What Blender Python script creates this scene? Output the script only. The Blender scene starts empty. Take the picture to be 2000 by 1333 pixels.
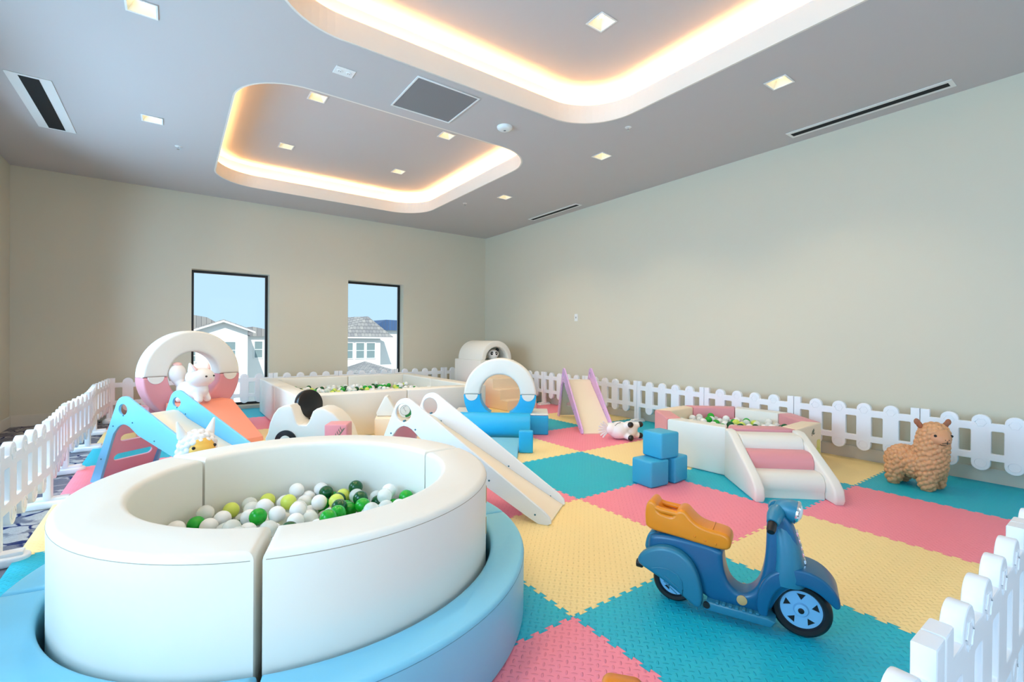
import bpy, bmesh, math, random
from mathutils import Vector, Matrix
import numpy as np
PI = math.pi
R = math.radians
SC = bpy.context.scene
COL = SC.collection
random.seed(7)

# ------------------------------------------------------------------ materials
def newmat(name):
    m = bpy.data.materials.new(name); m.use_nodes = True
    nt = m.node_tree
    return m, nt, nt.nodes['Principled BSDF']

def srgb(r, g, b):
    def c(v):
        v /= 255.0
        return v / 12.92 if v <= .04045 else ((v + .055) / 1.055) ** 2.4
    return (c(r), c(g), c(b), 1)

def bump_noise(nt, bs, scale, strength, dist=.002, detail=3):
    tc = nt.nodes.new('ShaderNodeTexCoord')
    n = nt.nodes.new('ShaderNodeTexNoise'); n.inputs['Scale'].default_value = scale; n.inputs['Detail'].default_value = detail
    b = nt.nodes.new('ShaderNodeBump'); b.inputs['Strength'].default_value = strength; b.inputs['Distance'].default_value = dist
    nt.links.new(tc.outputs['Object'], n.inputs['Vector'])
    nt.links.new(n.outputs['Fac'], b.inputs['Height'])
    nt.links.new(b.outputs['Normal'], bs.inputs['Normal'])
    return n, tc

def plain(name, col, rough=.5, metal=0., bump=None, spec=.5, coat=0., trans=0., sss=0.):
    m, nt, b = newmat(name)
    b.inputs['Base Color'].default_value = col
    b.inputs['Roughness'].default_value = rough
    b.inputs['Metallic'].default_value = metal
    b.inputs['Specular IOR Level'].default_value = spec
    if coat: b.inputs['Coat Weight'].default_value = coat
    if trans: b.inputs['Transmission Weight'].default_value = trans
    if bump: bump_noise(nt, b, *bump)
    m.diffuse_color = col
    return m

def vinyl(name, col, rough=.42):
    # soft-play leatherette: faint wrinkles and a fine grain
    m, nt, b = newmat(name)
    b.inputs['Base Color'].default_value = col
    b.inputs['Roughness'].default_value = rough
    b.inputs['Specular IOR Level'].default_value = .45
    n, tc = bump_noise(nt, b, 9, .35, .006, 2)
    n2 = nt.nodes.new('ShaderNodeTexNoise'); n2.inputs['Scale'].default_value = 500
    b2 = nt.nodes.new('ShaderNodeBump'); b2.inputs['Strength'].default_value = .12; b2.inputs['Distance'].default_value = .0006
    nt.links.new(tc.outputs['Object'], n2.inputs['Vector'])
    nt.links.new(n2.outputs['Fac'], b2.inputs['Height'])
    old = b.inputs['Normal'].links[0].from_node
    nt.links.new(old.outputs['Normal'], b2.inputs['Normal'])
    nt.links.new(b2.outputs['Normal'], b.inputs['Normal'])
    return m

def paint(name, col):
    return plain(name, col, .75, bump=(220, .12, .001))

def emis(name, col, s):
    m = bpy.data.materials.new(name); m.use_nodes = True
    nt = m.node_tree; nt.nodes.clear()
    e = nt.nodes.new('ShaderNodeEmission'); o = nt.nodes.new('ShaderNodeOutputMaterial')
    e.inputs['Color'].default_value = col; e.inputs['Strength'].default_value = s
    nt.links.new(e.outputs[0], o.inputs[0])
    return m

def matmat(name, col):
    # EVA foam with a raised diamond tread of short dashes laid diagonally
    m, nt, b = newmat(name)
    N = nt.nodes; L = nt.links
    tc = N.new('ShaderNodeTexCoord')
    mp = N.new('ShaderNodeMapping'); mp.inputs['Rotation'].default_value = (0, 0, R(45)); mp.inputs['Scale'].default_value = (38, 38, 38)
    L.new(tc.outputs['Object'], mp.inputs['Vector'])
    sep = N.new('ShaderNodeSeparateXYZ'); L.new(mp.outputs[0], sep.inputs[0])
    def M(op, a, bb=None, c=None):
        n = N.new('ShaderNodeMath'); n.operation = op
        for i, v in enumerate((a, bb, c)):
            if v is None: continue
            if isinstance(v, (int, float)): n.inputs[i].default_value = v
            else: L.new(v, n.inputs[i])
        return n.outputs[0]
    fx = M('FLOOR', sep.outputs[0]); fy = M('FLOOR', sep.outputs[1])
    u = M('SUBTRACT', M('SUBTRACT', sep.outputs[0], fx), .5)
    v = M('SUBTRACT', M('SUBTRACT', sep.outputs[1], fy), .5)
    par = M('MODULO', M('ABSOLUTE', M('ADD', fx, fy)), 2)
    ip = M('SUBTRACT', 1, par)
    a = M('ADD', M('MULTIPLY', u, ip), M('MULTIPLY', v, par))
    c = M('ADD', M('MULTIPLY', v, ip), M('MULTIPLY', u, par))
    d = M('SQRT', M('ADD', M('POWER', M('MULTIPLY', a, 2.1), 2), M('POWER', M('MULTIPLY', c, 6.5), 2)))
    h = M('SUBTRACT', 1, M('MINIMUM', d, 1))
    h = M('MINIMUM', M('MULTIPLY', h, 2), 1)
    bp = N.new('ShaderNodeBump'); bp.inputs['Strength'].default_value = 1.0; bp.inputs['Distance'].default_value = .0026
    L.new(h, bp.inputs['Height']); L.new(bp.outputs[0], b.inputs['Normal'])
    b.inputs['Base Color'].default_value = col
    b.inputs['Roughness'].default_value = .5
    b.inputs['Specular IOR Level'].default_value = .4
    return m

def carpetmat():
    m, nt, b = newmat('patterned_carpet')
    N = nt.nodes; L = nt.links
    tc = N.new('ShaderNodeTexCoord')
    nz = N.new('ShaderNodeTexNoise'); nz.inputs['Scale'].default_value = 3.2; nz.inputs['Detail'].default_value = 3
    L.new(tc.outputs['Object'], nz.inputs['Vector'])
    mix = N.new('ShaderNodeVectorMath'); mix.operation = 'MULTIPLY_ADD'
    L.new(nz.outputs['Color'], mix.inputs[0]); mix.inputs[1].default_value = (.35, .35, 0); L.new(tc.outputs['Object'], mix.inputs[2])
    vo = N.new('ShaderNodeTexVoronoi'); vo.feature = 'DISTANCE_TO_EDGE'; vo.inputs['Scale'].default_value = 5.5
    L.new(mix.outputs[0], vo.inputs['Vector'])
    cr = N.new('ShaderNodeValToRGB')
    cr.color_ramp.elements[0].position = .035; cr.color_ramp.elements[0].color = srgb(34, 44, 92)
    cr.color_ramp.elements[1].position = .075; cr.color_ramp.elements[1].color = srgb(186, 180, 176)
    L.new(vo.outputs['Distance'], cr.inputs[0])
    n2 = N.new('ShaderNodeTexNoise'); n2.inputs['Scale'].default_value = 4.5; n2.inputs['Detail'].default_value = 5
    L.new(mix.outputs[0], n2.inputs['Vector'])
    cr2 = N.new('ShaderNodeValToRGB')
    cr2.color_ramp.elements[0].position = .47; cr2.color_ramp.elements[0].color = (0, 0, 0, 1)
    cr2.color_ramp.elements[1].position = .53; cr2.color_ramp.elements[1].color = (1, 1, 1, 1)
    L.new(n2.outputs['Fac'], cr2.inputs[0])
    mx = N.new('ShaderNodeMixRGB'); L.new(cr2.outputs[0], mx.inputs[0])
    L.new(cr.outputs[0], mx.inputs[1]); mx.inputs[2].default_value = srgb(120, 118, 128)
    mx2 = N.new('ShaderNodeMixRGB'); mx2.blend_type = 'MULTIPLY'; mx2.inputs[0].default_value = .5
    n3 = N.new('ShaderNodeTexNoise'); n3.inputs['Scale'].default_value = 140
    L.new(tc.outputs['Object'], n3.inputs['Vector'])
    L.new(mx.outputs[0], mx2.inputs[1]); L.new(n3.outputs['Fac'], mx2.inputs[2])
    L.new(mx2.outputs[0], b.inputs['Base Color'])
    bp = N.new('ShaderNodeBump'); bp.inputs['Strength'].default_value = .5; bp.inputs['Distance'].default_value = .004
    L.new(n3.outputs['Fac'], bp.inputs['Height']); L.new(bp.outputs[0], b.inputs['Normal'])
    b.inputs['Roughness'].default_value = .95
    b.inputs['Specular IOR Level'].default_value = .1
    return m

def rooftile(name, c1, c2):
    m, nt, b = newmat(name)
    N = nt.nodes; L = nt.links
    tc = N.new('ShaderNodeTexCoord')
    w = N.new('ShaderNodeTexBrick'); w.inputs['Scale'].default_value = 1.3
    w.inputs['Color1'].default_value = c1; w.inputs['Color2'].default_value = c2; w.inputs['Mortar'].default_value = srgb(90, 90, 92)
    w.inputs['Mortar Size'].default_value = .02; w.inputs['Row Height'].default_value = .3
    L.new(tc.outputs['Object'], w.inputs['Vector']); L.new(w.outputs['Color'], b.inputs['Base Color'])
    b.inputs['Roughness'].default_value = .85
    return m

def glassmat(name):
    m = bpy.data.materials.new(name); m.use_nodes = True
    nt = m.node_tree; nt.nodes.clear()
    t = nt.nodes.new('ShaderNodeBsdfTransparent'); g = nt.nodes.new('ShaderNodeBsdfGlossy'); g.inputs['Roughness'].default_value = .02
    f = nt.nodes.new('ShaderNodeFresnel'); f.inputs['IOR'].default_value = 1.12
    x = nt.nodes.new('ShaderNodeMixShader'); o = nt.nodes.new('ShaderNodeOutputMaterial')
    t.inputs['Color'].default_value = (.95, .98, 1, 1)
    nt.links.new(f.outputs[0], x.inputs[0]); nt.links.new(t.outputs[0], x.inputs[1]); nt.links.new(g.outputs[0], x.inputs[2]); nt.links.new(x.outputs[0], o.inputs[0])
    return m

M = dict(
    wall=paint('wall_paint', srgb(208, 201, 180)),
    ceil=paint('ceiling_paint', srgb(192, 188, 186)),
    cove=paint('cove_paint', srgb(235, 228, 215)),
    white=plain('white_trim', srgb(232, 232, 228), .45),
    base=plain('baseboard_paint', srgb(214, 206, 190), .4),
    black=plain('black_frame', srgb(14, 16, 20), .35),
    slot=plain('dark_slot', srgb(6, 6, 6), .8),
    led=emis('warm_led_strip', (1.0, .53, .20, 1), 56),
    lamp=emis('downlight_lamp', (1.0, .80, .50, 1), 11),
    refl=plain('reflector_metal', srgb(250, 240, 212), .35),
    grille=plain('grille_mesh', srgb(128, 128, 130), .6, bump=(900, .6, .001)),
    cream=vinyl('cream_vinyl', srgb(232, 228, 217)),
    pinkv=vinyl('pink_vinyl', srgb(222, 150, 155)),
    coral=vinyl('coral_vinyl', srgb(240, 150, 122)),
    bluev=vinyl('sky_blue_vinyl', srgb(24, 172, 226)),
    paleb=vinyl('pale_blue_vinyl', srgb(124, 198, 224)),
    cubeb=vinyl('cube_blue_vinyl', srgb(52, 164, 204)),
    peach=vinyl('peach_vinyl', srgb(242, 220, 190)),
    fence=plain('white_fence_plastic', srgb(238, 238, 240), .35, bump=(60, .08, .002)),
    sp_white=plain('white_slide_plastic', srgb(236, 240, 244), .35),
    sp_cream=plain('cream_slide_board', srgb(240, 226, 200), .3),
    sp_blue=plain('light_blue_panel', srgb(118, 200, 240), .4),
    sp_lilac=plain('lilac_panel', srgb(222, 178, 224), .4),
    sp_pink=plain('dusty_pink_board', srgb(226, 178, 198), .45),
    sp_grey=plain('pale_grey_board', srgb(196, 196, 188), .45),
    bolt=plain('teal_bolt', srgb(60, 120, 140), .3, .3),
    sc_body=plain('scooter_blue_plastic', srgb(10, 92, 132), .3),
    sc_light=plain('scooter_teal_plastic', srgb(36, 118, 146), .33),
    sc_seat=plain('orange_seat_plastic', srgb(226, 134, 22), .3),
    sc_rim=plain('pale_blue_rim', srgb(130, 190, 230), .35),
    rubber=plain('black_rubber', srgb(14, 14, 16), .45),
    chrome=plain('chrome', srgb(225, 228, 232), .12, 1.),
    lens=plain('headlight_lens', srgb(215, 222, 226), .1),
    alp=plain('tan_rubber', srgb(216, 160, 112), .5),
    alpd=plain('brown_ear_rubber', srgb(160, 98, 66), .5),
    alpf=plain('tan_face_rubber', srgb(214, 156, 112), .45),
    toyw=plain('white_rubber', srgb(240, 236, 232), .4),
    toypink=plain('pink_ear_rubber', srgb(240, 196, 190), .45),
    toyor=plain('orange_face_rubber', srgb(246, 190, 84), .45),
    toyb=plain('black_toy_rubber', srgb(12, 12, 14), .3),
    carpet=carpetmat(),
    glass=glassmat('window_glass'),
    stucco=plain('white_stucco', srgb(240, 238, 232), .9),
    rooft=rooftile('grey_roof_tile', srgb(158, 154, 148), srgb(132, 130, 130)),
    roofb=rooftile('blue_grey_roof_tile', srgb(70, 100, 140), srgb(60, 88, 126)),
    pane=plain('house_window_pane', srgb(128, 146, 146), .2),
    grass=plain('outside_ground', srgb(170, 168, 160), .95),
    teal=matmat('teal_foam', srgb(0, 176, 202)),
    yellow=matmat('yellow_foam', srgb(252, 226, 158)),
    pink=matmat('pink_foam', srgb(248, 142, 160)),
    seam=plain('seam_tan', srgb(168, 156, 136), .8), seamb=plain('seam_blue', srgb(84, 140, 164), .8),
    leafp=plain('leaf_print', srgb(112, 112, 92), .6),
    greenp=plain('green_print', srgb(20, 120, 50), .5),
    brownp=plain('brown_print', srgb(110, 96, 86), .6),
    printy=plain('yellow_print', srgb(222, 214, 120), .5),
    stain=plain('tan_stain', srgb(196, 166, 110), .6),
    b_white=plain('ball_white', srgb(244, 243, 240), .3),
    b_green=plain('ball_green', srgb(16, 165, 40), .25),
    b_dark=plain('ball_dark_green', srgb(4, 84, 40), .2),
    b_lime=plain('ball_lime', srgb(212, 226, 96), .3),
)
def clearball():
    m, nt, b = newmat('ball_clear')
    b.inputs['Base Color'].default_value = srgb(250, 252, 246)
    b.inputs['Roughness'].default_value = .12
    b.inputs['Alpha'].default_value = .60
    return m
M['b_clear'] = clearball()

# ------------------------------------------------------------------ mesh helpers
def me_from(bm, name='mesh'):
    me = bpy.data.meshes.new(name)
    bmesh.ops.recalc_face_normals(bm, faces=bm.faces)
    bm.to_mesh(me); bm.free()
    return me

def smooth(me, angle=40):
    me.polygons.foreach_set('use_smooth', [True] * len(me.polygons))
    try:
        me.set_sharp_from_angle(angle=R(angle))
    except Exception:
        pass
    return me

def obj(name, me, mat=None, parent=None, loc=(0, 0, 0), rot=(0, 0, 0), sm=40):
    if sm: smooth(me, sm)
    o = bpy.data.objects.new(name, me)
    if mat is not None:
        if isinstance(mat, (list, tuple)):
            for x in mat: me.materials.append(x)
        else:
            me.materials.append(mat)
    COL.objects.link(o)
    o.parent = parent
    o.location = loc; o.rotation_euler = rot
    return o

def tag(o, label, cat, group=None, kind=None):
    if label: o['label'] = label
    if cat: o['category'] = cat
    if group: o['group'] = group
    if kind: o['kind'] = kind
    return o

def thing(name, label, cat, loc=(0, 0, 0), rz=0, group=None):
    o = bpy.data.objects.new(name, None)
    o.empty_display_size = .1
    COL.objects.link(o)
    o.location = loc; o.rotation_euler = (0, 0, rz)
    return tag(o, label, cat, group)

def struct(name, me, mat, parent=None, **k):
    o = obj(name, me, mat, parent, **k)
    if parent is None: o['kind'] = 'structure'
    return o

def add_box(bm, x0, x1, y0, y1, z0, z1):
    vs = [bm.verts.new((x, y, z)) for z in (z0, z1) for y in (y0, y1) for x in (x0, x1)]
    for f in ((0, 1, 3, 2), (4, 6, 7, 5), (0, 4, 5, 1), (2, 3, 7, 6), (0, 2, 6, 4), (1, 5, 7, 3)):
        bm.faces.new([vs[i] for i in f])

def box(x0, x1, y0, y1, z0, z1, bev=0, seg=3):
    bm = bmesh.new(); add_box(bm, x0, x1, y0, y1, z0, z1)
    if bev:
        bmesh.ops.bevel(bm, geom=bm.edges[:], offset=bev, segments=seg, profile=.5, affect='EDGES')
    return me_from(bm)

def boxes(lst):
    bm = bmesh.new()
    for b in lst: add_box(bm, *b)
    return me_from(bm)

def prism(pts, a, b, axis='y', bev=0, seg=3):
    """closed 2D outline swept from a to b along axis; pts are (u,v): axis y -> (x,z), x -> (y,z), z -> (x,y)"""
    def P(u, v, w):
        return {'y': (u, w, v), 'x': (w, u, v), 'z': (u, v, w)}[axis]
    bm = bmesh.new()
    A = [bm.verts.new(P(u, v, a)) for u, v in pts]
    B = [bm.verts.new(P(u, v, b)) for u, v in pts]
    n = len(pts)
    fa = bm.faces.new(A); fb = bm.faces.new(B[::-1])
    for i in range(n):
        j = (i + 1) % n
        bm.faces.new((A[i], B[i], B[j], A[j]))
    bmesh.ops.recalc_face_normals(bm, faces=bm.faces)
    if bev:
        es = list({e for f in (fa, fb) for e in f.edges})
        bmesh.ops.bevel(bm, geom=es, offset=bev, segments=seg, profile=.5, affect='EDGES', clamp_overlap=True)
    return me_from(bm)

def arc(cx, cy, r, a0, a1, n=16):
    return [(cx + r * math.cos(R(a0 + (a1 - a0) * i / n)), cy + r * math.sin(R(a0 + (a1 - a0) * i / n))) for i in range(n + 1)]

def rrect(x0, x1, y0, y1, r, n=6):
    return arc(x1 - r, y1 - r, r, 0, 90, n) + arc(x0 + r, y1 - r, r, 90, 180, n) + arc(x0 + r, y0 + r, r, 180, 270, n) + arc(x1 - r, y0 + r, r, 270, 360, n)

def plate(outline, holes, t, bev=.003):
    """flat plate with real holes in its local XY plane, thickness t centred on z=0, rounded edges"""
    cu = bpy.data.curves.new('c', 'CURVE'); cu.dimensions = '2D'; cu.fill_mode = 'BOTH'
    cu.extrude = max(t / 2 - bev, .0005); cu.bevel_depth = bev; cu.bevel_resolution = 1; cu.offset = -bev
    for pts in [outline] + list(holes):
        s = cu.splines.new('POLY'); s.points.add(len(pts) - 1)
        for p, (x, y) in zip(s.points, pts): p.co = (x, y, 0, 1)
        s.use_cyclic_u = True
    o = bpy.data.objects.new('tmp', cu); COL.objects.link(o)
    dg = bpy.context.evaluated_depsgraph_get(); dg.update()
    me = bpy.data.meshes.new_from_object(o.evaluated_get(dg))
    bpy.data.objects.remove(o); bpy.data.curves.remove(cu)
    me.materials.clear()
    return me

def xform(me, mat):
    me.transform(mat); return me
UP = Matrix(((1, 0, 0, 0), (0, 0, -1, 0), (0, 1, 0, 0), (0, 0, 0, 1)))   # plate (x,y) -> (x,z)

def lathe(prof, n=32, axis='z', ang=360):
    bm = bmesh.new()
    rings = []
    full = ang == 360
    for i in range(n if full else n + 1):
        a = R(ang) * i / n
        ring = []
        for r, z in prof:
            x, y = r * math.cos(a), r * math.sin(a)
            ring.append(bm.verts.new({'z': (x, y, z), 'y': (x, z, y), 'x': (z, x, y)}[axis]))
        rings.append(ring)
    m = len(rings)
    for i in range(m if full else m - 1):
        A, B = rings[i], rings[(i + 1) % m]
        for k in range(len(prof) - 1):
            bm.faces.new((A[k], B[k], B[k + 1], A[k + 1]))
    bmesh.ops.remove_doubles(bm, verts=bm.verts, dist=1e-6)
    return me_from(bm)

def cyl(r, a, b, axis='z', n=32, bev=.0):
    if bev:
        pr = [(0, a), (r - bev, a), (r - bev * .3, a + bev * .3), (r, a + bev), (r, b - bev), (r - bev * .3, b - bev * .3), (r - bev, b), (0, b)]
    else:
        pr = [(0, a), (r, a), (r, b), (0, b)]
    return lathe(pr, n, axis)

def ball(r, seg=24, rings=14, loc=(0, 0, 0), sc=(1, 1, 1)):
    bm = bmesh.new()
    bmesh.ops.create_uvsphere(bm, u_segments=seg, v_segments=rings, radius=r)
    bmesh.ops.scale(bm, verts=bm.verts, vec=sc)
    bmesh.ops.translate(bm, verts=bm.verts, vec=loc)
    return me_from(bm)

def tube(pts, r, n=10, cap=True):
    bm = bmesh.new()
    P = [Vector(p) for p in pts]
    rs = r if isinstance(r, (list, tuple)) else [r] * len(P)
    rings = []
    up = Vector((0, 0, 1))
    for i, p in enumerate(P):
        d = (P[min(i + 1, len(P) - 1)] - P[max(i - 1, 0)]).normalized()
        s = d.cross(up)
        if s.length < .05: s = d.cross(Vector((1, 0, 0)))
        s.normalize(); t = s.cross(d)
        rings.append([bm.verts.new(p + rs[i] * (math.cos(2 * PI * k / n) * s + math.sin(2 * PI * k / n) * t)) for k in range(n)])
    for a, b in zip(rings, rings[1:]):
        for k in range(n):
            bm.faces.new((a[k], a[(k + 1) % n], b[(k + 1) % n], b[k]))
    if cap:
        bm.faces.new(rings[0][::-1]); bm.faces.new(rings[-1])
    return me_from(bm)

def loft(rings):
    bm = bmesh.new()
    V = [[bm.verts.new(p) for p in r] for r in rings]
    n = len(V[0])
    for a, b in zip(V, V[1:]):
        for k in range(n):
            bm.faces.new((a[k], a[(k + 1) % n], b[(k + 1) % n], b[k]))
    bm.faces.new(V[0][::-1]); bm.faces.new(V[-1])
    return me_from(bm)

def join(meshes):
    bm = bmesh.new()
    for m in meshes:
        bm.from_mesh(m); bpy.data.meshes.remove(m)
    me = bpy.data.meshes.new('j'); bm.to_mesh(me); bm.free()
    return me

def blob(ells, voxel=.01, it=6, mods=None):
    """union of ellipsoids ((centre),(radii)[,rotation euler]) and capsules ('c',p0,p1,r0,r1) melted into one skin"""
    bm = bmesh.new()
    for e in ells:
        if e[0] == 'c':
            _, p0, p1, r0, r1 = e
            p0, p1 = Vector(p0), Vector(p1)
            L = (p1 - p0).length; k = max(4, int(L / (min(r0, r1) * .35)))
            for i in range(k + 1):
                t = i / k
                t2 = bmesh.ops.create_icosphere(bm, subdivisions=3, radius=r0 + (r1 - r0) * t)
                bmesh.ops.translate(bm, verts=t2['verts'], vec=p0.lerp(p1, t))
        else:
            c, rr = e[0], e[1]
            t2 = bmesh.ops.create_icosphere(bm, subdivisions=3, radius=1)
            bmesh.ops.scale(bm, verts=t2['verts'], vec=rr)
            if len(e) > 2:
                bmesh.ops.rotate(bm, verts=t2['verts'], cent=(0, 0, 0), matrix=Matrix.Rotation(e[2][1], 3, e[2][0]))
            bmesh.ops.translate(bm, verts=t2['verts'], vec=c)
    me = bpy.data.meshes.new('b'); bm.to_mesh(me); bm.free()
    o = bpy.data.objects.new('tmp', me); COL.objects.link(o)
    m = o.modifiers.new('r', 'REMESH'); m.mode = 'VOXEL'; m.voxel_size = voxel
    m = o.modifiers.new('s', 'SMOOTH'); m.iterations = it; m.factor = .5
    if mods: mods(o)
    dg = bpy.context.evaluated_depsgraph_get(); dg.update()
    out = bpy.data.meshes.new_from_object(o.evaluated_get(dg))
    bpy.data.objects.remove(o); bpy.data.meshes.remove(me)
    return out

def copy_tree(o, parent=None):
    c = o.copy(); COL.objects.link(c); c.parent = parent
    for ch in list(o.children): copy_tree(ch, c)
    return c

# ------------------------------------------------------------------ room numbers (metres)
XL, XR, YB, YF = -2.96, 4.02, 6.97, -4.2
FZ, CZ, UZ = -.025, 3.2285, 3.56
T = .25

# floor & walls ------------------------------------------------------
struct('floor', box(XL, XR, YF, YB, FZ - .2, FZ), M['carpet'], sm=0)

def wall_with_holes(name, length, height, holes, mat):
    # plate local x along wall, y up
    me = plate([(0, 0), (length, 0), (length, height), (0, height)], [[(a, c), (b, c), (b, d), (a, d)] for a, b, c, d in holes], T, .001)
    return xform(me, UP)
HW = CZ + .9 - FZ
bw = wall_with_holes('wall_back', XR - XL + 2 * T, HW, [(-1.10 - XL + T, -.07 - XL + T, .045 - FZ, 2.12 - FZ), (1.17 - XL + T, 2.20 - XL + T, .045 - FZ, 2.13 - FZ)], None)
struct('wall_back', bw, M['wall'], loc=(XL - T, YB + T / 2, FZ), sm=0)
LW = [(-3.5, -2.1), (-.95, .45), (1.75, 3.15), (3.85, 5.25)]
lw = wall_with_holes('wall_left', YB - YF, HW, [(a - YF, b - YF, .3, 2.6) for a, b in LW], None)
struct('wall_left', lw, M['wall'], loc=(XL - T / 2, YF, FZ), rot=(0, 0, PI / 2), sm=0)
struct('wall_right', box(XR, XR + T, YF, YB, FZ, CZ + .9), M['wall'], sm=0)
FW_FILL = [(-2.5, -.9), (-.3, 1.3), (1.9, 3.5)]  # openings in the unseen front wall, added to carry fill light
fwm = wall_with_holes('wall_front', XR - XL + 2 * T, HW, [(a - XL + T, b - XL + T, .3, 2.6) for a, b in FW_FILL], None)
struct('wall_front', fwm, M['wall'], loc=(XL - T, YF - T / 2, FZ), sm=0)

# ceiling with two rounded recesses ----------------------------------
C1 = (-.87, 2.12, -1.22, 2.01); C2 = (-.89, 2.12, 2.86, 6.12)
CR = .52
ol = [(XL, YF), (XR, YF), (XR, YB), (XL, YB)]
def grow(c, g): return rrect(c[0] - g, c[1] + g, c[2] - g, c[3] + g, CR + g, 14)
DL_LOW = [(-1.49, .5), (-1.49, 2.45), (-1.49, 4.36), (2.66, .44), (2.65, 2.37), (2.66, 4.32)]
DL_UP = [[(1.33, 1.14), (-.14, 1.14)], [(-.14, 3.64), (1.33, 3.65), (-.16, 5.16), (1.34, 5.15)]]
def sq(x, y, s=.074): return [(x - s, y - s), (x + s, y - s), (x + s, y + s), (x - s, y + s)]
me = plate(ol, [grow(C1, .008), grow(C2, .008)] + [sq(*p) for p in DL_LOW], .02, .0005)
struct('ceiling', me, M['ceil'], loc=(0, 0, CZ + .01), sm=0)
GAP = .11
for n, c in enumerate((C1, C2)):
    # fascia: the upstand round the opening, then a ledge that hides the strip
    def ringwall(c, grow, z0, z1, th):
        a = rrect(c[0] - grow, c[1] + grow, c[2] - grow, c[3] + grow, CR + grow, 14)
        b = rrect(c[0] - grow - th, c[1] + grow + th, c[2] - grow - th, c[3] + grow + th, CR + grow + th, 14)
        bm = bmesh.new()
        V = [[bm.verts.new((x, y, z)) for x, y in P] for P, z in ((a, z0), (a, z1), (b, z1), (b, z0))]
        k = len(a)
        for i in range(k):
            j = (i + 1) % k
            for q in range(4):
                A, B = V[q], V[(q + 1) % 4]
                bm.faces.new((A[i], A[j], B[j], B[i]))
        return me_from(bm)
    struct('trim_%d' % (n + 1), ringwall(c, 0, CZ, CZ + .17, .018), M['cove'], sm=0)
    led = obj('cove_light', ringwall(c, .035, CZ + .106, CZ + .112, .05), M['led'], sm=0)
    tag(led, ['warm light strip hidden round the large ceiling recess over the round pit', 'warm light strip hidden round the ceiling recess nearer the two windows'][n], 'cove light', 'warm strips hidden in the ceiling recesses')
    struct('trim_%d' % (n + 3), ringwall(c, GAP, CZ + .02, UZ, .02), M['cove'], sm=0)
    struct('trim_%d' % (n + 5), ringwall(c, .018, CZ + .08, CZ + .10, GAP - .018), M['cove'], sm=0)
    g = GAP + .02
    struct('ceiling_upper' if n == 0 else 'ceiling_upper.001', xform(plate(grow(c, g), [sq(*p) for p in DL_UP[n]], .02, .0005), Matrix.Translation((0, 0, UZ + .01))), M['ceil'], sm=0)
struct('ceiling_roof', box(XL - T, XR + T, YF - T, YB + T, CZ + .62, CZ + .9), M['ceil'], sm=0)

# baseboards -----------------------------------------------------------
struct('baseboard_back', boxes([(a, b, YB - .015, YB, FZ, .115) for a, b in ((XL, -1.10), (-.07, 1.17), (2.20, XR))] + [(a, b, YB - .012, YB, FZ, .043) for a, b in ((-1.10, -.07), (1.17, 2.20))]), M['base'], sm=0)
struct('baseboard_left', box(XL, XL + .015, YF, YB - .015, FZ, .115, .003, 1), M['base'], sm=0)
struct('baseboard_right', box(XR - .015, XR, YF, YB - .015, FZ, .115, .003, 1), M['base'], sm=0)

# windows ----------------------------------------------------------------
def window_frame(x0, x1, z0, z1, y, wd=.045, dp=.06):
    return xform(plate([(x0, z0), (x1, z0), (x1, z1), (x0, z1)], [[(x0 + wd, z0 + wd), (x1 - wd, z0 + wd), (x1 - wd, z1 - wd), (x0 + wd, z1 - wd)]], dp, .002), Matrix.Translation((0, y, 0)) @ UP)
for i, (x0, x1, z0, z1) in enumerate(((-1.10, -.07, .045, 2.12), (1.17, 2.20, .045, 2.13))):
    w = struct('window_%d' % (i + 1), window_frame(x0, x1, z0, z1, YB + .205, .034), M['black'], sm=0)
    obj('pane', box(x0 + .04, x1 - .04, YB + .202, YB + .208, z0 + .04, z1 - .04), M['glass'], w, sm=0)
for i, (a, b) in enumerate(LW):
    me = xform(plate([(a, .275), (b, .275), (b, 2.575), (a, 2.575)], [[(a + .045, .32), (b - .045, .32), (b - .045, 2.53), (a + .045, 2.53)]], .06, .002), Matrix.Translation((XL - .16, 0, 0)) @ Matrix.Rotation(PI / 2, 4, 'Z') @ UP)
    w = struct('window_%d' % (i + 3), me, M['black'], sm=0)
    obj('pane', box(XL - .163, XL - .157, a + .04, b - .04, .31, 2.54), M['glass'], w, sm=0)

for i, (a, b) in enumerate(FW_FILL):  # added out-of-view windows, framing the fill lamps
    w = struct('window_%d' % (i + 7), window_frame(a, b, .275, 2.575, YF - .16), M['black'], sm=0)
    obj('pane', box(a + .04, b - .04, YF - .163, YF - .157, .31, 2.54), M['glass'], w, sm=0)

# ------------------------------------------------------------------ mats
NT = 28
def edge(n, seed):
    """dovetail teeth along a unit edge; returns (t, offset) pairs, offset in metres"""
    pts = [(0, 0)]
    s = 1.0 / n; a = .0085
    for k in range(n):
        t0 = k * s
        sgn = 1 if (k + seed) % 2 == 0 else -1
        w = .32 * s
        if k == 0:
            pts += [(t0 + s * .45, 0), (t0 + s * .38, sgn * a), (t0 + s * 1.10, sgn * a)]
        elif k == n - 1:
            pts += [(t0 - s * .10, sgn * a), (t0 + s * .60, sgn * a), (t0 + s * .52, 0)]
        else:
            pts += [(t0 - s * .10, sgn * a), (t0 + s * 1.10, sgn * a)]
    pts.append((1, 0))
    return pts
def edge_pts(p0, p1, teeth):
    d = Vector((p1[0] - p0[0], p1[1] - p0[1])); L = d.length; d.normalize(); nrm = Vector((-d.y, d.x))
    if not teeth: return [tuple(p0)]
    out = []
    for t, o in edge(NT, 0)[:-1]:
        q = Vector(p0) + d * (t * L) + nrm * o
        out.append((q.x, q.y))
    return out
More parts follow.
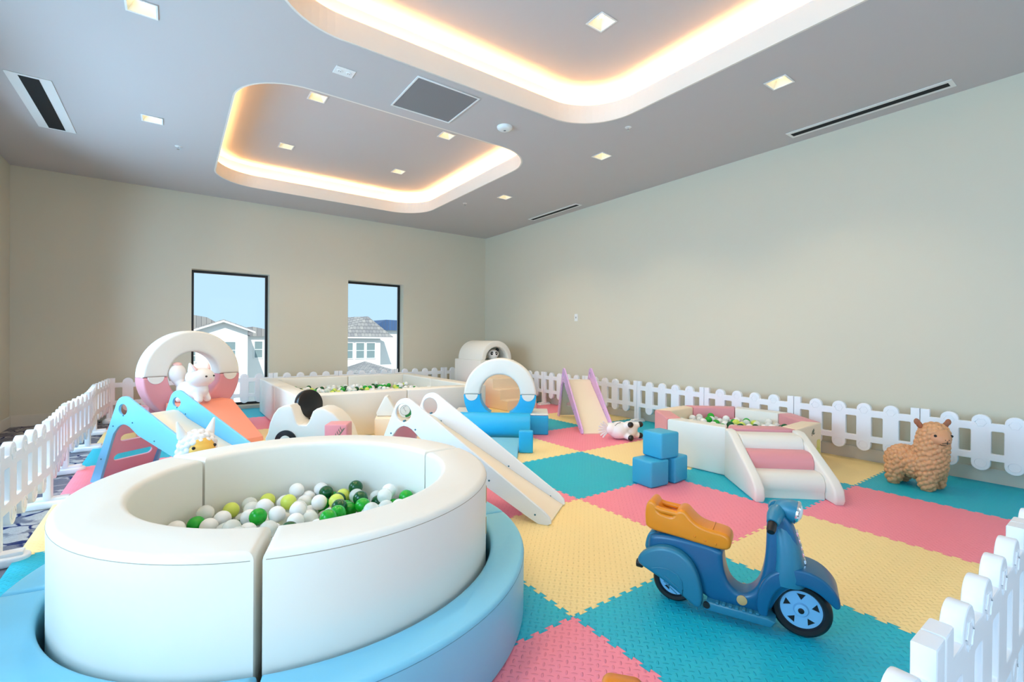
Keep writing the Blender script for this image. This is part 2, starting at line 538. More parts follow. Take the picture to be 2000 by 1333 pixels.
def matmesh(i, j, x0, x1, y0, y1, cx, cy):
    # shared edges run in +x / +y so that neighbours use the same outline
    tb = j > -1; tt = j < 6; tl = i > -2; tr = i < 3
    b = edge_pts((x0, y0), (x1, y0), tb)
    r = edge_pts((x1, y0), (x1, y1), tr)
    t = edge_pts((x0, y1), (x1, y1), tt) + [(x1, y1)]
    l = edge_pts((x0, y0), (x0, y1), tl) + [(x0, y1)]
    P = b + r + t[::-1][:-1] + l[::-1][:-1]
    # shrink by a hair so the joint shows
    V = [Vector(p) for p in P]; out = []
    n = len(V)
    for k in range(n):
        e1 = (V[k] - V[k - 1]).normalized(); e2 = (V[(k + 1) % n] - V[k]).normalized()
        n1 = Vector((-e1.y, e1.x)); n2 = Vector((-e2.y, e2.x))
        m = n1 + n2
        if m.length < .3: m = n1
        m.normalize()
        q = V[k] + m * .0011
        out.append((q.x - cx, q.y - cy))
    return prism(out, FZ + .001, 0, 'z')
ORD = ['first', 'second', 'third', 'fourth', 'fifth', 'sixth', 'seventh', 'eighth', 'ninth', 'tenth', 'eleventh', 'twelfth']
for i in range(-2, 4):
    for j in range(-1, 7):
        k = (i + j) % 3
        cname = ('yellow', 'pink', 'teal')[k]
        x0, x1 = i, min(i + 1, XR - .018); y0, y1 = j, min(j + 1, YB - .018)
        if i == -2: x0 = -1.96
        if j == -1: y0 = -1.06
        o = obj('foam_floor_mat', matmesh(i, j, x0, x1, y0, y1, i + .5, j + .5), M[cname], loc=(i + .5, j + .5, 0), sm=0)
        tag(o, '%s foam mat, %s tile from the long blank wall, %s row from the window wall' % (cname, ORD[3 - i], ORD[6 - j]), 'floor mat', 'interlocking foam floor mats')

# ------------------------------------------------------------------ picket fence
def fence_mesh(w, t=.04):
    """panel of width w centred on x=0, lying in x/z; rounded pickets, rectangular openings"""
    n = 4; s = w / (n + 1)
    zt, zr, zo1, zo0, zb = .56, .497, .435, .26, .205
    top = []; bot = []
    xs = [-w / 2 + s * (k + 1) for k in range(n)]
    pr = .056
    h = w / 2 - .003
    out = [(-h, zb)]
    # bottom edge left -> right with round tongues
    def tongue(x, up):
        if up:
            return [(x - pr, zr)] + arc(x, zt - pr, pr, 180, 0, 10) + [(x + pr, zr)]
        return [(x - pr, zb)] + arc(x, .12 + pr, pr, 180, 360, 10) + [(x + pr, zb)]
    out = [(-h, .034), (-h + .04, .034), (-h + .04, zb)]
    for x in xs: out += tongue(x, False)
    out += [(h - .04, zb), (h - .04, .034), (h, .034), (h, zt), (h - .06, zt), (h - .06, zr)]
    for x in xs[::-1]: out += tongue(x, True)[::-1]
    out += [(-h + .06, zr), (-h + .06, zt), (-h, zt)]
    holes = []
    ed = [-w / 2] + xs + [w / 2]
    for k in range(len(ed) - 1):
        a = ed[k] + (.062 if k == 0 else .058); b = ed[k + 1] - (.062 if k == len(ed) - 2 else .058)
        holes.append(rrect(a, b, zo0, zo1, .008, 3))
    me = xform(plate(out, holes, t, .005), UP)
    ms = [me]
    for x in xs:      # embossed flower ring on every picket head, plain ring on its foot
        for yy in (-t / 2 - .001, t / 2 + .001):
            ring = []
            for q in range(25):
                a = 2 * PI * q / 24
                rr = .030 + .004 * math.cos(6 * a)
                ring.append((x + rr * math.cos(a), yy, zt - .062 + rr * math.sin(a)))
            ms.append(tube(ring, .0022, 5, False))
            ms.append(tube([(x + .034 * math.cos(2 * PI * q / 20), yy, .18 + .034 * math.sin(2 * PI * q / 20)) for q in range(21)], .0018, 5, False))
    return join(ms)
def foot_mesh():
    a = prism(rrect(-.058, .058, -.128, .128, .055, 8), FZ, .022, 'z', .012, 3)
    b = box(-.034, .034, -.105, .105, .018, .040, .008, 2)
    return join([a, b])
FOOT = smooth(foot_mesh()); FOOT.materials.append(M['fence'])
FMS = {}
def fence_panel(p0, p1, label, group, foot=True, z=0.):
    d = Vector((p1[0] - p0[0], p1[1] - p0[1])); w = round(d.length, 3)
    if w not in FMS:
        FMS[w] = smooth(fence_mesh(w)); FMS[w].materials.append(M['fence'])
    t = thing('fence_panel', label, 'fence', ((p0[0] + p1[0]) / 2, (p0[1] + p1[1]) / 2, z), math.atan2(d.y, d.x), group)
    o = bpy.data.objects.new('picket_panel', FMS[w]); COL.objects.link(o); o.parent = t
    if foot:
        f = bpy.data.objects.new('foot', FOOT); COL.objects.link(f); f.parent = t; f.location = (-w / 2, 0, 0)
    return t
# long wall
ys = [6.72, 5.8, 4.8, 3.8, 2.8, 1.8, .8, -.2, -1.13]
for k in range(8):
    fence_panel((3.85, ys[k]), (3.85, ys[k + 1]), 'white plastic picket fence panel along the long blank wall, %s from the corner' % ORD[k], 'picket panels along the long blank wall', k > 0)
xs = [-2.0, -1.03, -.05, .94, 1.93, 2.93, 3.85]
for k in range(6):
    fence_panel((xs[k], 6.72), (xs[k + 1], 6.72), 'white plastic picket fence panel under the windows, %s from the carpet side' % ORD[k], 'picket panels along the window wall')
lx = [-2.0, -2.05, -2.0, -2.04, -1.99, -2.03, -1.99, -2.03, -2.0]
ly = [6.72, 5.80, 4.85, 3.92, 2.96, 1.98, .98, -.05, -1.13]
for k in range(8):
    fence_panel((lx[k], ly[k]), (lx[k + 1], ly[k + 1]), 'white plastic picket fence panel standing on the carpet strip, %s from the window wall' % ORD[k], 'picket panels on the carpet strip', k > 0)
fx = [3.85, 2.84, 1.84, .84, -.12, -1.08, -2.0]
for k in range(4):
    fence_panel((fx[k], -1.13), (fx[k + 1], -1.13), 'white picket fence panel closing the near side past the scooter, %s from the long wall' % ORD[k], 'picket panels on the near side')
fence_panel((fx[4], -1.13), (fx[5], -1.13), 'white plastic picket fence panel closing the near side beside the round pit', 'picket panels on the near side')

# ------------------------------------------------------------------ round ball pit and step
PCX, PCY = -.876, .71
def ring_segment(ri, ro, z0, z1, a0, a1, bev, n=30):
    P = arc(0, 0, ro, a0, a1, n) + arc(0, 0, ri, a1, a0, n)
    return prism(P, z0, z1, 'z', bev, 4)
pit = thing('round_ball_pit', 'large white padded round ball pit standing inside the blue ring step', 'ball pit', (PCX, PCY, 0))
H1 = .563
def seam_arc(r, z, a0, a1, rad=.0022, n=40):
    return tube([(r * math.cos(R(a0 + (a1 - a0) * i / n)), r * math.sin(R(a0 + (a1 - a0) * i / n)), z) for i in range(n + 1)], rad, 6)
for a0, a1 in ((3.6, 124.4), (125.6, 249.2), (250.8, 362.4)):
    s = obj('wall_segment', ring_segment(.57, .765, .0, H1, a0, a1, .022, 40), M['cream'], pit)
    obj('seam', seam_arc(.7645, H1 - .021, a0 + .6, a1 - .6, .0013), M['seam'], s)
obj('floor_pad', cyl(.565, 0.0, .20, 'z', 48), M['cream'], pit)
obj('stain', join([box(-.004, .004, -.0015, .0015, -.07, .0), box(-.003, .003, -.0015, .0015, -.20, -.13)]), M['stain'], pit, (.766 * math.cos(R(-36)), .766 * math.sin(R(-36)), .51), (0, 0, R(54)), sm=0)
step = thing('ring_step', 'pale blue padded ring step around the white round ball pit', 'step', (PCX, PCY, 0))
for a0, a1 in ((-10, 69.6), (70.4, 169.6), (170.4, 250.2), (251, 349.6)):
    s = obj('step_segment', ring_segment(.785, .925, 0, .26, a0, a1, .018, 30), M['paleb'], step)
    obj('seam', seam_arc(.9245, .243, a0 + .6, a1 - .6, .0012), M['seamb'], s)

# ------------------------------------------------------------------ balls
BR = .036
BM = {}
for k in ('b_white', 'b_green', 'b_dark', 'b_lime', 'b_clear'):
    me = ball(BR, 20, 12); smooth(me, 60); me.materials.append(M[k]); BM[k] = me
COLN = {'b_white': 'white', 'b_green': 'bright green', 'b_dark': 'dark green', 'b_lime': 'lime yellow', 'b_clear': 'clear frosted'}
def pile(test, bounds, z0, n, levels, rng, tries=14, r=BR):
    pts = []
    x0, x1, y0, y1 = bounds
    while len(pts) < n:
        best = None
        A = np.array(pts) if pts else None
        for _ in range(tries):
            while True:
                x, y = rng.uniform(x0, x1), rng.uniform(y0, y1)
                if test(x, y): break
            z = z0 + r
            if A is not None:
                d2 = (A[:, 0] - x) ** 2 + (A[:, 1] - y) ** 2
                m = d2 < (2 * r) ** 2
                if m.any():
                    z = max(z, float((A[m, 2] + np.sqrt((2 * r) ** 2 - d2[m])).max()))
            if best is None or z < best[2]: best = (x, y, z)
        pts.append(best)
    return pts
def place_balls(pts, place, group, rng, weights):
    keys = list(weights); w = list(weights.values())
    for (x, y, z) in pts:
        k = rng.choices(keys, w)[0]
        o = bpy.data.objects.new('play_ball', BM[k]); COL.objects.link(o); o.location = (x, y, z)
        tag(o, 'small %s plastic ball lying in the %s' % (COLN[k], place), 'ball', group)
PILES = []
rng = random.Random(11)
WT = {'b_white': 35, 'b_clear': 32, 'b_green': 14, 'b_dark': 12, 'b_lime': 7}
pp = pile(lambda x, y: (x - PCX) ** 2 + (y - PCY) ** 2 < (.57 - BR - .004) ** 2, (PCX - .57, PCX + .57, PCY - .57, PCY + .57), .20, 290, 2, rng, 30)
PILES.append((pp, 'white round ball pit', 'balls in the round white pit', lambda x, y: (x - PCX) ** 2 + (y - PCY) ** 2 < .57 ** 2, H1))

# ------------------------------------------------------------------ rectangular ball pit
RX0, RX1, RY0, RY1, RH, RT = -.27, 2.11, 3.93, 6.50, .50, .21
rp = thing('square_ball_pit', 'big cream padded square ball pit under the windows', 'ball pit', (RX0, RY0, 0))
LX, LY = RX1 - RX0, RY1 - RY0
g = .0025
def soft(x0, x1, y0, y1, z0, z1, b=.018): return box(x0 + g, x1 - g, y0 + g, y1 - g, z0, z1, b, 3)
for a, b in ((0, 1.25), (1.25, LX)):
    obj('wall_segment', soft(a, b, 0, RT, 0, RH), M['cream'], rp)
    obj('wall_segment', soft(a, b, LY - RT, LY, 0, RH), M['cream'], rp)
for a, b in ((RT, 1.27), (1.27, LY - RT)):
    obj('wall_segment', soft(0, RT, a, b, 0, RH), M['cream'], rp)
    obj('wall_segment', soft(LX - RT, LX, a, b, 0, RH), M['cream'], rp)
obj('floor_pad', box(RT, LX - RT, RT, LY - RT, 0, .24), M['cream'], rp)
rng = random.Random(5)
bx = (RX0 + RT + BR, RX1 - RT - BR, RY0 + RT + 1.32, RY1 - RT - BR)
pp = pile(lambda x, y: True, bx, .24, 290, 2, rng, 8)
PILES.append((pp, 'big square ball pit', 'balls in the square pit', lambda x, y: RX0 + RT < x < RX1 - RT and RY0 + RT < y < RY1 - RT, RH))
# its balls close behind the near wall
FARPILE = pile(lambda x, y: True, (bx[0], bx[1], RY0 + RT + BR, bx[2] - 2 * BR), .24, 430, 1, rng, 4)

# ------------------------------------------------------------------ octagonal ball pit
OX, OY, OR, OH = 3.045, 1.02, .723, .404
T0 = 115.86
oc = thing('octagon_ball_pit', 'octagonal ball pit of alternating white and pink padded blocks', 'ball pit', (OX, OY, 0))
ocm = ['pinkv', 'cream', 'pinkv', 'peach', 'pinkv', 'cream', 'pinkv', 'peach']
for k in range(8):
    a0, a1 = R(T0 + 45 * k), R(T0 + 45 * (k + 1))
    am = (a0 + a1) / 2
    ri = OR - .155
    sh = .004
    dx, dy = math.cos(am) * sh, math.sin(am) * sh
    P = [(OR * math.cos(a0), OR * math.sin(a0)), (OR * math.cos(a1), OR * math.sin(a1)), (ri * math.cos(a1), ri * math.sin(a1)), (ri * math.cos(a0), ri * math.sin(a0))]
    # pull the ends in slightly: the blocks have visible gaps
    c = Vector((sum(p[0] for p in P) / 4, sum(p[1] for p in P) / 4)); tx = Vector((-math.sin(am), math.cos(am)))
    Q = []
    for p in P:
        v = Vector(p); s = (v - c).dot(tx); v -= tx * (.006 if s > 0 else -.006); Q.append((v.x, v.y))
    s = obj('wall_block', prism(Q, 0, OH, 'z', .016, 3), M[ocm[k]], oc)
    if k == 3:
        # printed motif on the outer face
        nrm = Vector((math.cos(am), math.sin(am)))
        fr = OR * math.cos(R(22.5)) + .0012
        rz = am + PI / 2
        pr = [tube([(-.13, 0, .30), (-.12, 0, .32), (-.10, 0, .33)], .004, 6), tube([(-.15, 0, .29), (-.15, 0, .31), (-.13, 0, .335)], .004, 6), tube([(-.13, 0, .325), (-.11, 0, .345)], .005, 6), tube([(-.11, 0, .30), (-.09, 0, .31)], .004, 6)]
        obj('leaf_print', xform(join(pr), Matrix.Translation((.20, 0, .02))), M['leafp'], s, (nrm.x * fr, nrm.y * fr, 0), (0, 0, rz))
        obj('yellow_print', join([xform(plate(rrect(.06, .255, .02, .19, .03), [], .002, .0005), UP), xform(plate(rrect(.17, .25, .18, .26, .02), [], .002, .0005), UP)]), M['printy'], s, (nrm.x * fr, nrm.y * fr, 0), (0, 0, rz))
obj('floor_pad', prism([( (OR - .16) * math.cos(R(T0 + 45 * k)), (OR - .16) * math.sin(R(T0 + 45 * k))) for k in range(8)], 0, .15, 'z'), M['cream'], oc)
rng = random.Random(3)
apo = (OR - .155) * math.cos(R(22.5))
pp = pile(lambda x, y: all((x - OX) * math.cos(R(T0 + 22.5 + 45 * k)) + (y - OY) * math.sin(R(T0 + 22.5 + 45 * k)) < apo - BR - .004 for k in range(8)), (OX - .55, OX + .55, OY - .55, OY + .55), .15, 290, 2, rng, 30)
PILES.append((pp, 'octagonal pink and white pit', 'balls in the octagonal pit', lambda x, y: all((x - OX) * math.cos(R(T0 + 22.5 + 45 * k)) + (y - OY) * math.sin(R(T0 + 22.5 + 45 * k)) < apo for k in range(8)), OH))
# the 300 balls that show most become things; the buried ones are one heap
CAMP = np.array((-1.3196, -1.3821, 1.127))
def showing(P, inside, H):
    A = np.array(P); out = []
    for i, c in enumerate(A):
        d = CAMP - c; D = np.linalg.norm(d); d /= D
        up = np.array((0, 0, 1.)); sx = np.cross(d, up); sx /= np.linalg.norm(sx); sy = np.cross(sx, d)
        vis = 0
        for (a, b) in ((0, 0), (0, -.8), (.7, -.4), (-.7, -.4), (.6, .5), (-.6, .5), (0, .9)):
            q = c + BR * (a * sx + b * sy + math.sqrt(max(0, 1 - a * a - b * b)) * d)
            e = CAMP - q; L = np.linalg.norm(e); e /= L
            w_ = A - q; tt = w_ @ e; dist = np.linalg.norm(w_ - tt[:, None] * e, axis=1)
            m = (tt > 0) & (dist < BR); m[i] = False
            if m.any(): continue
            t = 0; ok = True
            while True:
                t += .02; z = q + e * t
                if not inside(z[0], z[1]): ok = z[2] > H - .01; break
                if z[2] > H: break
            if ok: vis += 1
        out.append(vis / 7 / D ** 2)
    return out
rank = []
for n, (P, place, grp, inside, H) in enumerate(PILES):
    for i, v in enumerate(showing(P, inside, H)): rank.append((v, n, i))
rank.sort(reverse=True)
keep = {(n, i) for v, n, i in rank[:298] if v > 0}
rng = random.Random(21)
buried = []
for n, (P, place, grp, inside, H) in enumerate(PILES):
    place_balls([P[i] for i in range(len(P)) if (n, i) in keep], place, grp, rng, WT)
    buried += [P[i] for i in range(len(P)) if (n, i) not in keep]
bm = bmesh.new()
for q, (x, y, z) in enumerate(buried + FARPILE):
    t2 = bmesh.ops.create_icosphere(bm, subdivisions=2, radius=BR); bmesh.ops.translate(bm, verts=t2['verts'], vec=(x, y, z))
    mi = rng.choices(range(5), list(WT.values()))[0]
    for v in t2['verts']:
        for fc in v.link_faces: fc.material_index = mi
o = obj('play_balls', me_from(bm), [M[k] for k in WT], sm=60)
tag(o, 'plastic balls lying deeper in the three ball pits under the top ones', 'balls', None, 'stuff')

# steps with three rolls leading up to the octagon
am = R(T0 + 45 * 2 + 22.5)
apo2 = OR * math.cos(R(22.5))
st = thing('roll_steps', 'soft climbing steps of cream and pink rolls between white side boards', 'steps', (OX + math.cos(am) * (apo2 + .012), OY + math.sin(am) * (apo2 + .012), 0), am)
side = [(0, 0), (.60, 0), (.615, .03)] + [(.60, .10), (.54, .155)] + [(.12, .375), (.07, .398), (0, .40)]
for s in (-1, 1):
    y0 = s * .262
    obj('side_board', prism(side, y0 - .035, y0 + .035, 'y', .015, 3), M['cream'], st)
for k, (x, z, m) in enumerate(((.415, .085, 'cream'), (.265, .20, 'pinkv'), (.115, .295, 'cream'))):
    rr = .087
    prof = [(x - .25 + .0, 0), (x + rr, 0), (x + rr, z * .2)] + arc(x, z, rr, 0, 90, 10) + [(x - .10, z + rr)]
    prof = [(max(px, .003), pz) for px, pz in prof]
    if k: prof = [(max(x - .10, .003), z - .08), (x + rr * .9, z - .08)] + arc(x, z, rr, -10, 90, 10) + [(max(x - .10, .003), z + rr)]
    else: prof = [(.003, 0.0), (x + rr - .004, 0.0)] + arc(x, z, rr, -30, 90, 12) + [(x - .10, z + rr), (.003, z + rr)]
    obj('roll', prism(prof, -.226, .226, 'y', .004, 1), M[m], st)

# ------------------------------------------------------------------ blue cubes
for nm, x, y, z, rz, lab in (('a', 1.71, .94, 0, -4, 'small blue padded cube at the bottom of the little stack, nearer the white slide'),
                             ('b', 1.945, .925, 0, 6, 'small blue padded cube at the bottom of the little stack, nearer the octagonal pit'),
                             ('c', 1.83, .935, .202, -6, 'small blue padded cube sitting on top of two others')):
    o = obj('soft_cube', box(-.1, .1, -.1, .1, 0, .2, .016, 4), M['cubeb'], loc=(x, y, z + .001), rot=(0, 0, R(rz)))
    tag(o, lab, 'cube', 'little stack of blue cubes')

# ------------------------------------------------------------------ toddler slides
def make_slide(name, label, loc, ang, H, w, Lf, Lr, hr, mats, slots=True, ah=1.0):
    """local x runs down the slide, y to its far side, z up; origin under the apex of the first panel"""
    t = thing(name, label, 'slide', loc, ang)
    pan, board, rear = mats
    ra = .088
    cx, cz = .012, H - ra
    fa = math.degrees(math.atan2(Lf - .12, H * .93))      # front slope direction
    outer = [(-Lr, 0)] + arc(cx, cz, ra, 164, 52, 14) + [(Lf - .02, .075), (Lf + .012, .045), (Lf + .02, .012), (Lf, 0), (Lf - .06, 0)]
    zz = H * .66
    inner = [(Lf - .12, .03), (.14, zz * .94 * (ah if ah < 1 else 1))] + [(.06, zz * 1.08 * ah), (.03, zz * 1.11 * ah), (.0, zz * 1.12 * ah), (-.03, zz * 1.10 * ah), (-.055, zz * 1.06 * ah)] + [(-.10, zz * .93 * ah), (-Lr + .095, 0)]
    outline = outer + inner
    hole = arc(-.005, H - .10, hr, 0, 354, 24)
    th = .02
    # right side looking down the slide is local -y ; first panel is the near one (y=0), the second sits at y=-w or +w by sign of w
    def panel(y):
        p = obj('side_panel', xform(plate(outline, [hole], th, .003), Matrix.Translation((0, y, 0)) @ UP), pan, t)
        for (bx_, bz) in ((.0, zz * 1.19), (.09, zz * 1.08), (.30, zz * .80), (-.10, zz * 1.0), (-.22, zz * .42), (Lf - .08, .055), (Lf * .62, H * .32)):
            obj('bolt', xform(cyl(.006, -th / 2 - .002, th / 2 + .002, 'y', 10), Matrix.Translation((bx_, y, bz))), M['bolt'], p)
        return p
    sg = 1 if w > 0 else -1
    panel(0); panel(w)
    y0, y1 = sorted((sg * .012, w - sg * .012))
    zs = H - .165
    path = [(-.03, zs + .004), (.02, zs), (.06, zs - .02)] + [(.12, zs - .062)] + [(Lf - .03, .03), (Lf + .01, .012)]
    low = [(x - .004, z - .014) for x, z in path][::-1]
    obj('slide_board', prism(path + low, y0, y1, 'y', .002, 1), board, t)
    # rear climbing board with hand slots, leaning along the rear legs
    L = math.hypot(Lr - .085, H * .76)
    bw_ = abs(w) - .03
    ho = [rrect(.05, bw_ - .05, L * .30, L * .30 + .06, .029, 6), rrect(.05, bw_ - .05, L * .60, L * .60 + .06, .029, 6)] if slots else [rrect(.08, bw_ - .08, L * .28, L * .28 + .07, .034, 6)]
    me = plate([(0, .02), (bw_, .02), (bw_, L * .93), (0, L * .93)], ho, .016, .003)
    tilt = math.atan2(Lr - .085, H * .84)
    mt = Matrix.Translation((-Lr + .052, y0 + .003, 0)) @ Matrix.Rotation(tilt, 4, 'Y') @ Matrix(((0, 0, 1, 0), (1, 0, 0, 0), (0, 1, 0, 0), (0, 0, 0, 1)))
    obj('climbing_board', xform(me, mt), rear, t)
    return t
make_slide('toddler_slide', 'white toddler slide with round handle holes behind the round pit', (-.047, 1.606, 0), R(-55.7), .718, .359, 1.01, .35, .062, (M['sp_white'], M['sp_cream'], M['sp_pink']))
make_slide('toddler_slide', 'light blue toddler slide with a dusty pink climbing board beside the carpet strip', (-1.61, 3.15, 0), R(-50.5), .672, .424, 1.12, .335, .042, (M['sp_blue'], M['sp_cream'], M['sp_pink']), True, .93)
make_slide('toddler_slide', 'lilac toddler slide standing against the fence of the long wall', (3.092, 3.466, 0), R(-119.2), .722, .382, .985, .378, .042, (M['sp_lilac'], M['sp_cream'], M['sp_grey']), False)

# ------------------------------------------------------------------ padded rings
def ring_parts(t, R0, Ri, cz, th, cut, up_m, low_m, flap_m):
    up = arc(0, 0, R0, 0, 180, 36) + arc(0, 0, Ri, 180, 0, 28)
    up = [(x, z + cz) for x, z in up]
    h = obj('upper_half', prism(up, -th / 2, th / 2, 'y', .028, 4), up_m, t)
    obj('seam', tube([(R0 * math.cos(R(a)) * .999, 0, cz + R0 * math.sin(R(a)) * .999) for a in range(2, 179, 4)], .002, 6), up_m, h)
    if cut is None:
        lo = arc(0, 0, R0, 180, 360, 36) + arc(0, 0, Ri, 360, 180, 28)
        obj('lower_half', prism([(x, z + cz - .003) for x, z in lo], -th / 2, th / 2, 'y', .022, 4), low_m, t)
    else:
        ao = math.degrees(math.asin(cut / R0)); ai = math.degrees(math.asin(cut / Ri))
        for s in (1, -1):
            P = arc(0, 0, R0, 0, -ao, 8) + arc(0, 0, Ri, -ai, 0, 12)
            obj('lower_block', prism([(s * x, z + cz - .003) for x, z in P], -th / 2, th / 2, 'y', .016, 3), low_m, t)
    rm = (R0 + Ri) / 2
    for s in (1, -1):
        P = arc(s * rm, cz + .002, .075, 180, 360, 14)
        obj('fastening_flap', prism(P, -th / 2 - .008, -th / 2 + .004, 'y', .002, 1), flap_m, t)
d1 = Vector((.783, -.622))
F0 = Vector((2.24, 2.79)); e1 = Vector((.622, .783))
rc = F0 + d1 * -.575 + e1 * .14
t = thing('padded_ring', 'upright padded ring, white above and bright blue below, on two end blocks', 'play ring', (rc.x, rc.y, 0), math.atan2(d1.y, d1.x))
ring_parts(t, .43, .24, .46, .2, .213, M['cream'], M['bluev'], M['cream'])
for (a, b, lab) in ((-.42, 0, 'padded block with blue sides and cream top under the blue ring, toward the lilac slide'), (-1.13, -.73, 'padded block with blue sides and cream top under the blue ring, toward the square pit')):
    c = F0 + d1 * ((a + b) / 2) + e1 * .225
    t = thing('padded_block', lab, 'block', (c.x, c.y, 0), math.atan2(d1.y, d1.x), 'end blocks of the blue ring')
    L = (b - a) / 2
    obj('blue_body', box(-L, L, -.225, .225, .001, .225, .014, 3), M['bluev'], t)
    obj('cream_top', box(-L, L, -.225, .225, .2255, .245, .009, 3), M['cream'], t)
c = F0 + d1 * -.63 + e1 * -.19
o = obj('padded_roll', cyl(.142, -.42, .42, 'x', 48, .012), M['bluev'], loc=(c.x, c.y, .143), rot=(0, 0, math.atan2(d1.y, d1.x)))
tag(o, 'long bright blue padded roll lying in front of the blue ring', 'roll')
c = F0 + d1 * -.655 + e1 * -.85
me = prism([(-.535, .001), (.505, .001), (.505, .038), (.44, .042), (-.52, .028)], -.33, .33, 'x', .012, 3)
o = obj('padded_ramp', me, M['paleb'], loc=(c.x, c.y, 0), rot=(0, 0, math.atan2(d1.y, d1.x)))
tag(o, 'low pale blue padded ramp running out from the blue roll', 'ramp')
c = F0 + d1 * -.25 + e1 * -.845
o = obj('padded_brick', box(-.07, .07, -.045, .045, .001, .215, .012, 3), M['bluev'], loc=(c.x, c.y, 0), rot=(0, 0, math.atan2(d1.y, d1.x)))
tag(o, 'small upright blue padded brick at the end of the blue roll', 'brick')

# pink and cream ring on its coral ramp
th = R(23.7)
pr = Vector((-1.155, 5.03)); ex = Vector((math.cos(th), math.sin(th))); nx = Vector((math.sin(th), -math.cos(th)))
t = thing('padded_ring', 'upright padded ring, cream above and dusty pink below, beside the first window', 'play ring', (pr.x, pr.y, 0), th)
ring_parts(t, .495, .265, .69, .2, None, M['cream'], M['pinkv'], M['cream'])
o = obj('saddle_block', box(-.30, .30, -.09, .09, .001, .20, .012, 3), M['pinkv'], t)
c = pr + nx * .115
me = prism([(0, .001), (.80, .001), (.79, .045), (.20, .40), (.17, .408), (0, .408)], -.30, .30, 'y', .014, 3)
o = obj('padded_ramp', me, M['coral'], loc=(c.x, c.y, 0), rot=(0, 0, math.atan2(nx.y, nx.x)))
tag(o, 'coral padded ramp sloping down from the cream and pink ring', 'ramp')
c = pr - nx * .27 
o = obj('padded_block', box(-.36, .36, -.15, .15, .001, .35, .014, 3), M['pinkv'], loc=(c.x, c.y, 0), rot=(0, 0, th))
tag(o, 'dusty pink padded block behind the cream and pink ring', 'block')

# ------------------------------------------------------------------ corner tower with tunnel and stairs
t = thing('soft_tower', 'cream padded tower block in the corner of the two walls', 'play tower', (2.85, 5.27, 0))
obj('tower_block', box(0, .70, 0, .88, .001, .755, .014, 3), M['cream'], t)
t = thing('soft_tunnel', 'cream half-round padded tunnel lying on top of the corner tower', 'tunnel', (3.20, 5.29, .757))
P = [(-.31, 0)] + arc(0, .02, .31, 180, 0, 28) + [(.31, 0), (.225, 0)] + arc(0, .0, .225, 0, 180, 24) + [(-.225, 0)]
obj('tunnel_arch', prism(P, 0, .80, 'y', .016, 3), M['cream'], t)
obj('seam', tube([(.306 * math.cos(R(a)), .09, .02 + .306 * math.sin(R(a))) for a in range(0, 181, 6)], .002, 6), M['cream'], t)
me = prism([(0, .001), (.755, .001), (.755, .62), (.63, .62), (.63, .465), (.42, .465), (.42, .31), (.20, .31), (.20, .155), (0, .155)], 0, .58, 'x', .01, 3)
o = obj('soft_stairs', me, M['peach'], loc=(2.87, 4.505, 0))
tag(o, 'cream padded stairs climbing to the corner tower, seen through the blue ring', 'stairs')

# ------------------------------------------------------------------ soft car, cubes and blocks beyond the round pit
ca = R(-36)
cd = Vector((math.cos(ca), math.sin(ca))); cn = Vector((-cd.y, cd.x))
co = Vector((-.590, 3.735))
t = thing('soft_car', 'white padded ride-on car with a black steering wheel and black-ringed wheel', 'toy car', (co.x, co.y, 0), ca)
KX, KZ = .90, 1.06
prof = [(.02, .06), (.0, .12), (.03, .17), (.05, .26), (.09, .345), (.14, .40), (.20, .425), (.27, .43), (.30, .40), (.345, .27), (.37, .25), (.45, .25), (.475, .275), (.52, .375), (.56, .40), (.64, .40)] + [(.74, .36), (.82, .29), (.88, .20), (.92, .10), (.93, .03), (.90, .001), (.05, .001)]
prof = [(x * KX, z * KZ) for x, z in prof]
obj('car_body', prism(prof, 0, .28, 'y', .016, 4), M['cream'], t)
for x in (.21, .72):
    w = obj('wheel', xform(cyl(.105, -.012, .012, 'y', 36, .004), Matrix.Translation((x, -.006, .108))), M['toyb'], t)
    obj('hub', xform(cyl(.055, -.02, .0, 'y', 28, .004), Matrix.Translation((x, -.003, .108))), M['cream'], w)
wn = Matrix.Rotation(-ca, 3, 'Z') @ Vector((.38, -.90, .22)).normalized()
wl = Matrix.Rotation(-ca, 3, 'Z') @ (Vector((-.170, 3.80, .432)) - Vector((co.x, co.y, 0)))
sw = obj('steering_wheel', cyl(.145, -.038, .038, 'z', 40, .012), M['toyb'], t, wl, wn.to_track_quat('Z', 'Y').to_euler())
obj('steering_column', tube([(wl.x, wl.y, .26), (wl.x, wl.y, .36)], .014, 8), M['toyb'], t)

o = thing('soft_cube', 'pink padded cube printed with a grey leaf beside the white car', 'cube', (-.075, 3.06, 0), R(-30))
obj('cube_body', box(-.10, .10, -.10, .10, .001, .335, .014, 3), M['pinkv'], o)
lf = []
for i in range(7):
    a = -.05 + .014 * i
    lf.append(tube([(a, 0, .09 + .02 * i), (a - .012, 0, .115 + .02 * i), (a - .012, 0, .13 + .02 * i)], [.003, .005, .001], 6))
    lf.append(tube([(a, 0, .09 + .02 * i), (a + .02, 0, .105 + .02 * i), (a + .032, 0, .118 + .02 * i)], [.003, .005, .001], 6))
lf.append(tube([(-.07, 0, .06), (.0, 0, .15), (.05, 0, .235)], [.003, .006, .002], 6))
obj('leaf_print', xform(join(lf), Matrix.Diagonal((1, .25, 1, 1))), M['leafp'], o, (.02, -.1012, .07))

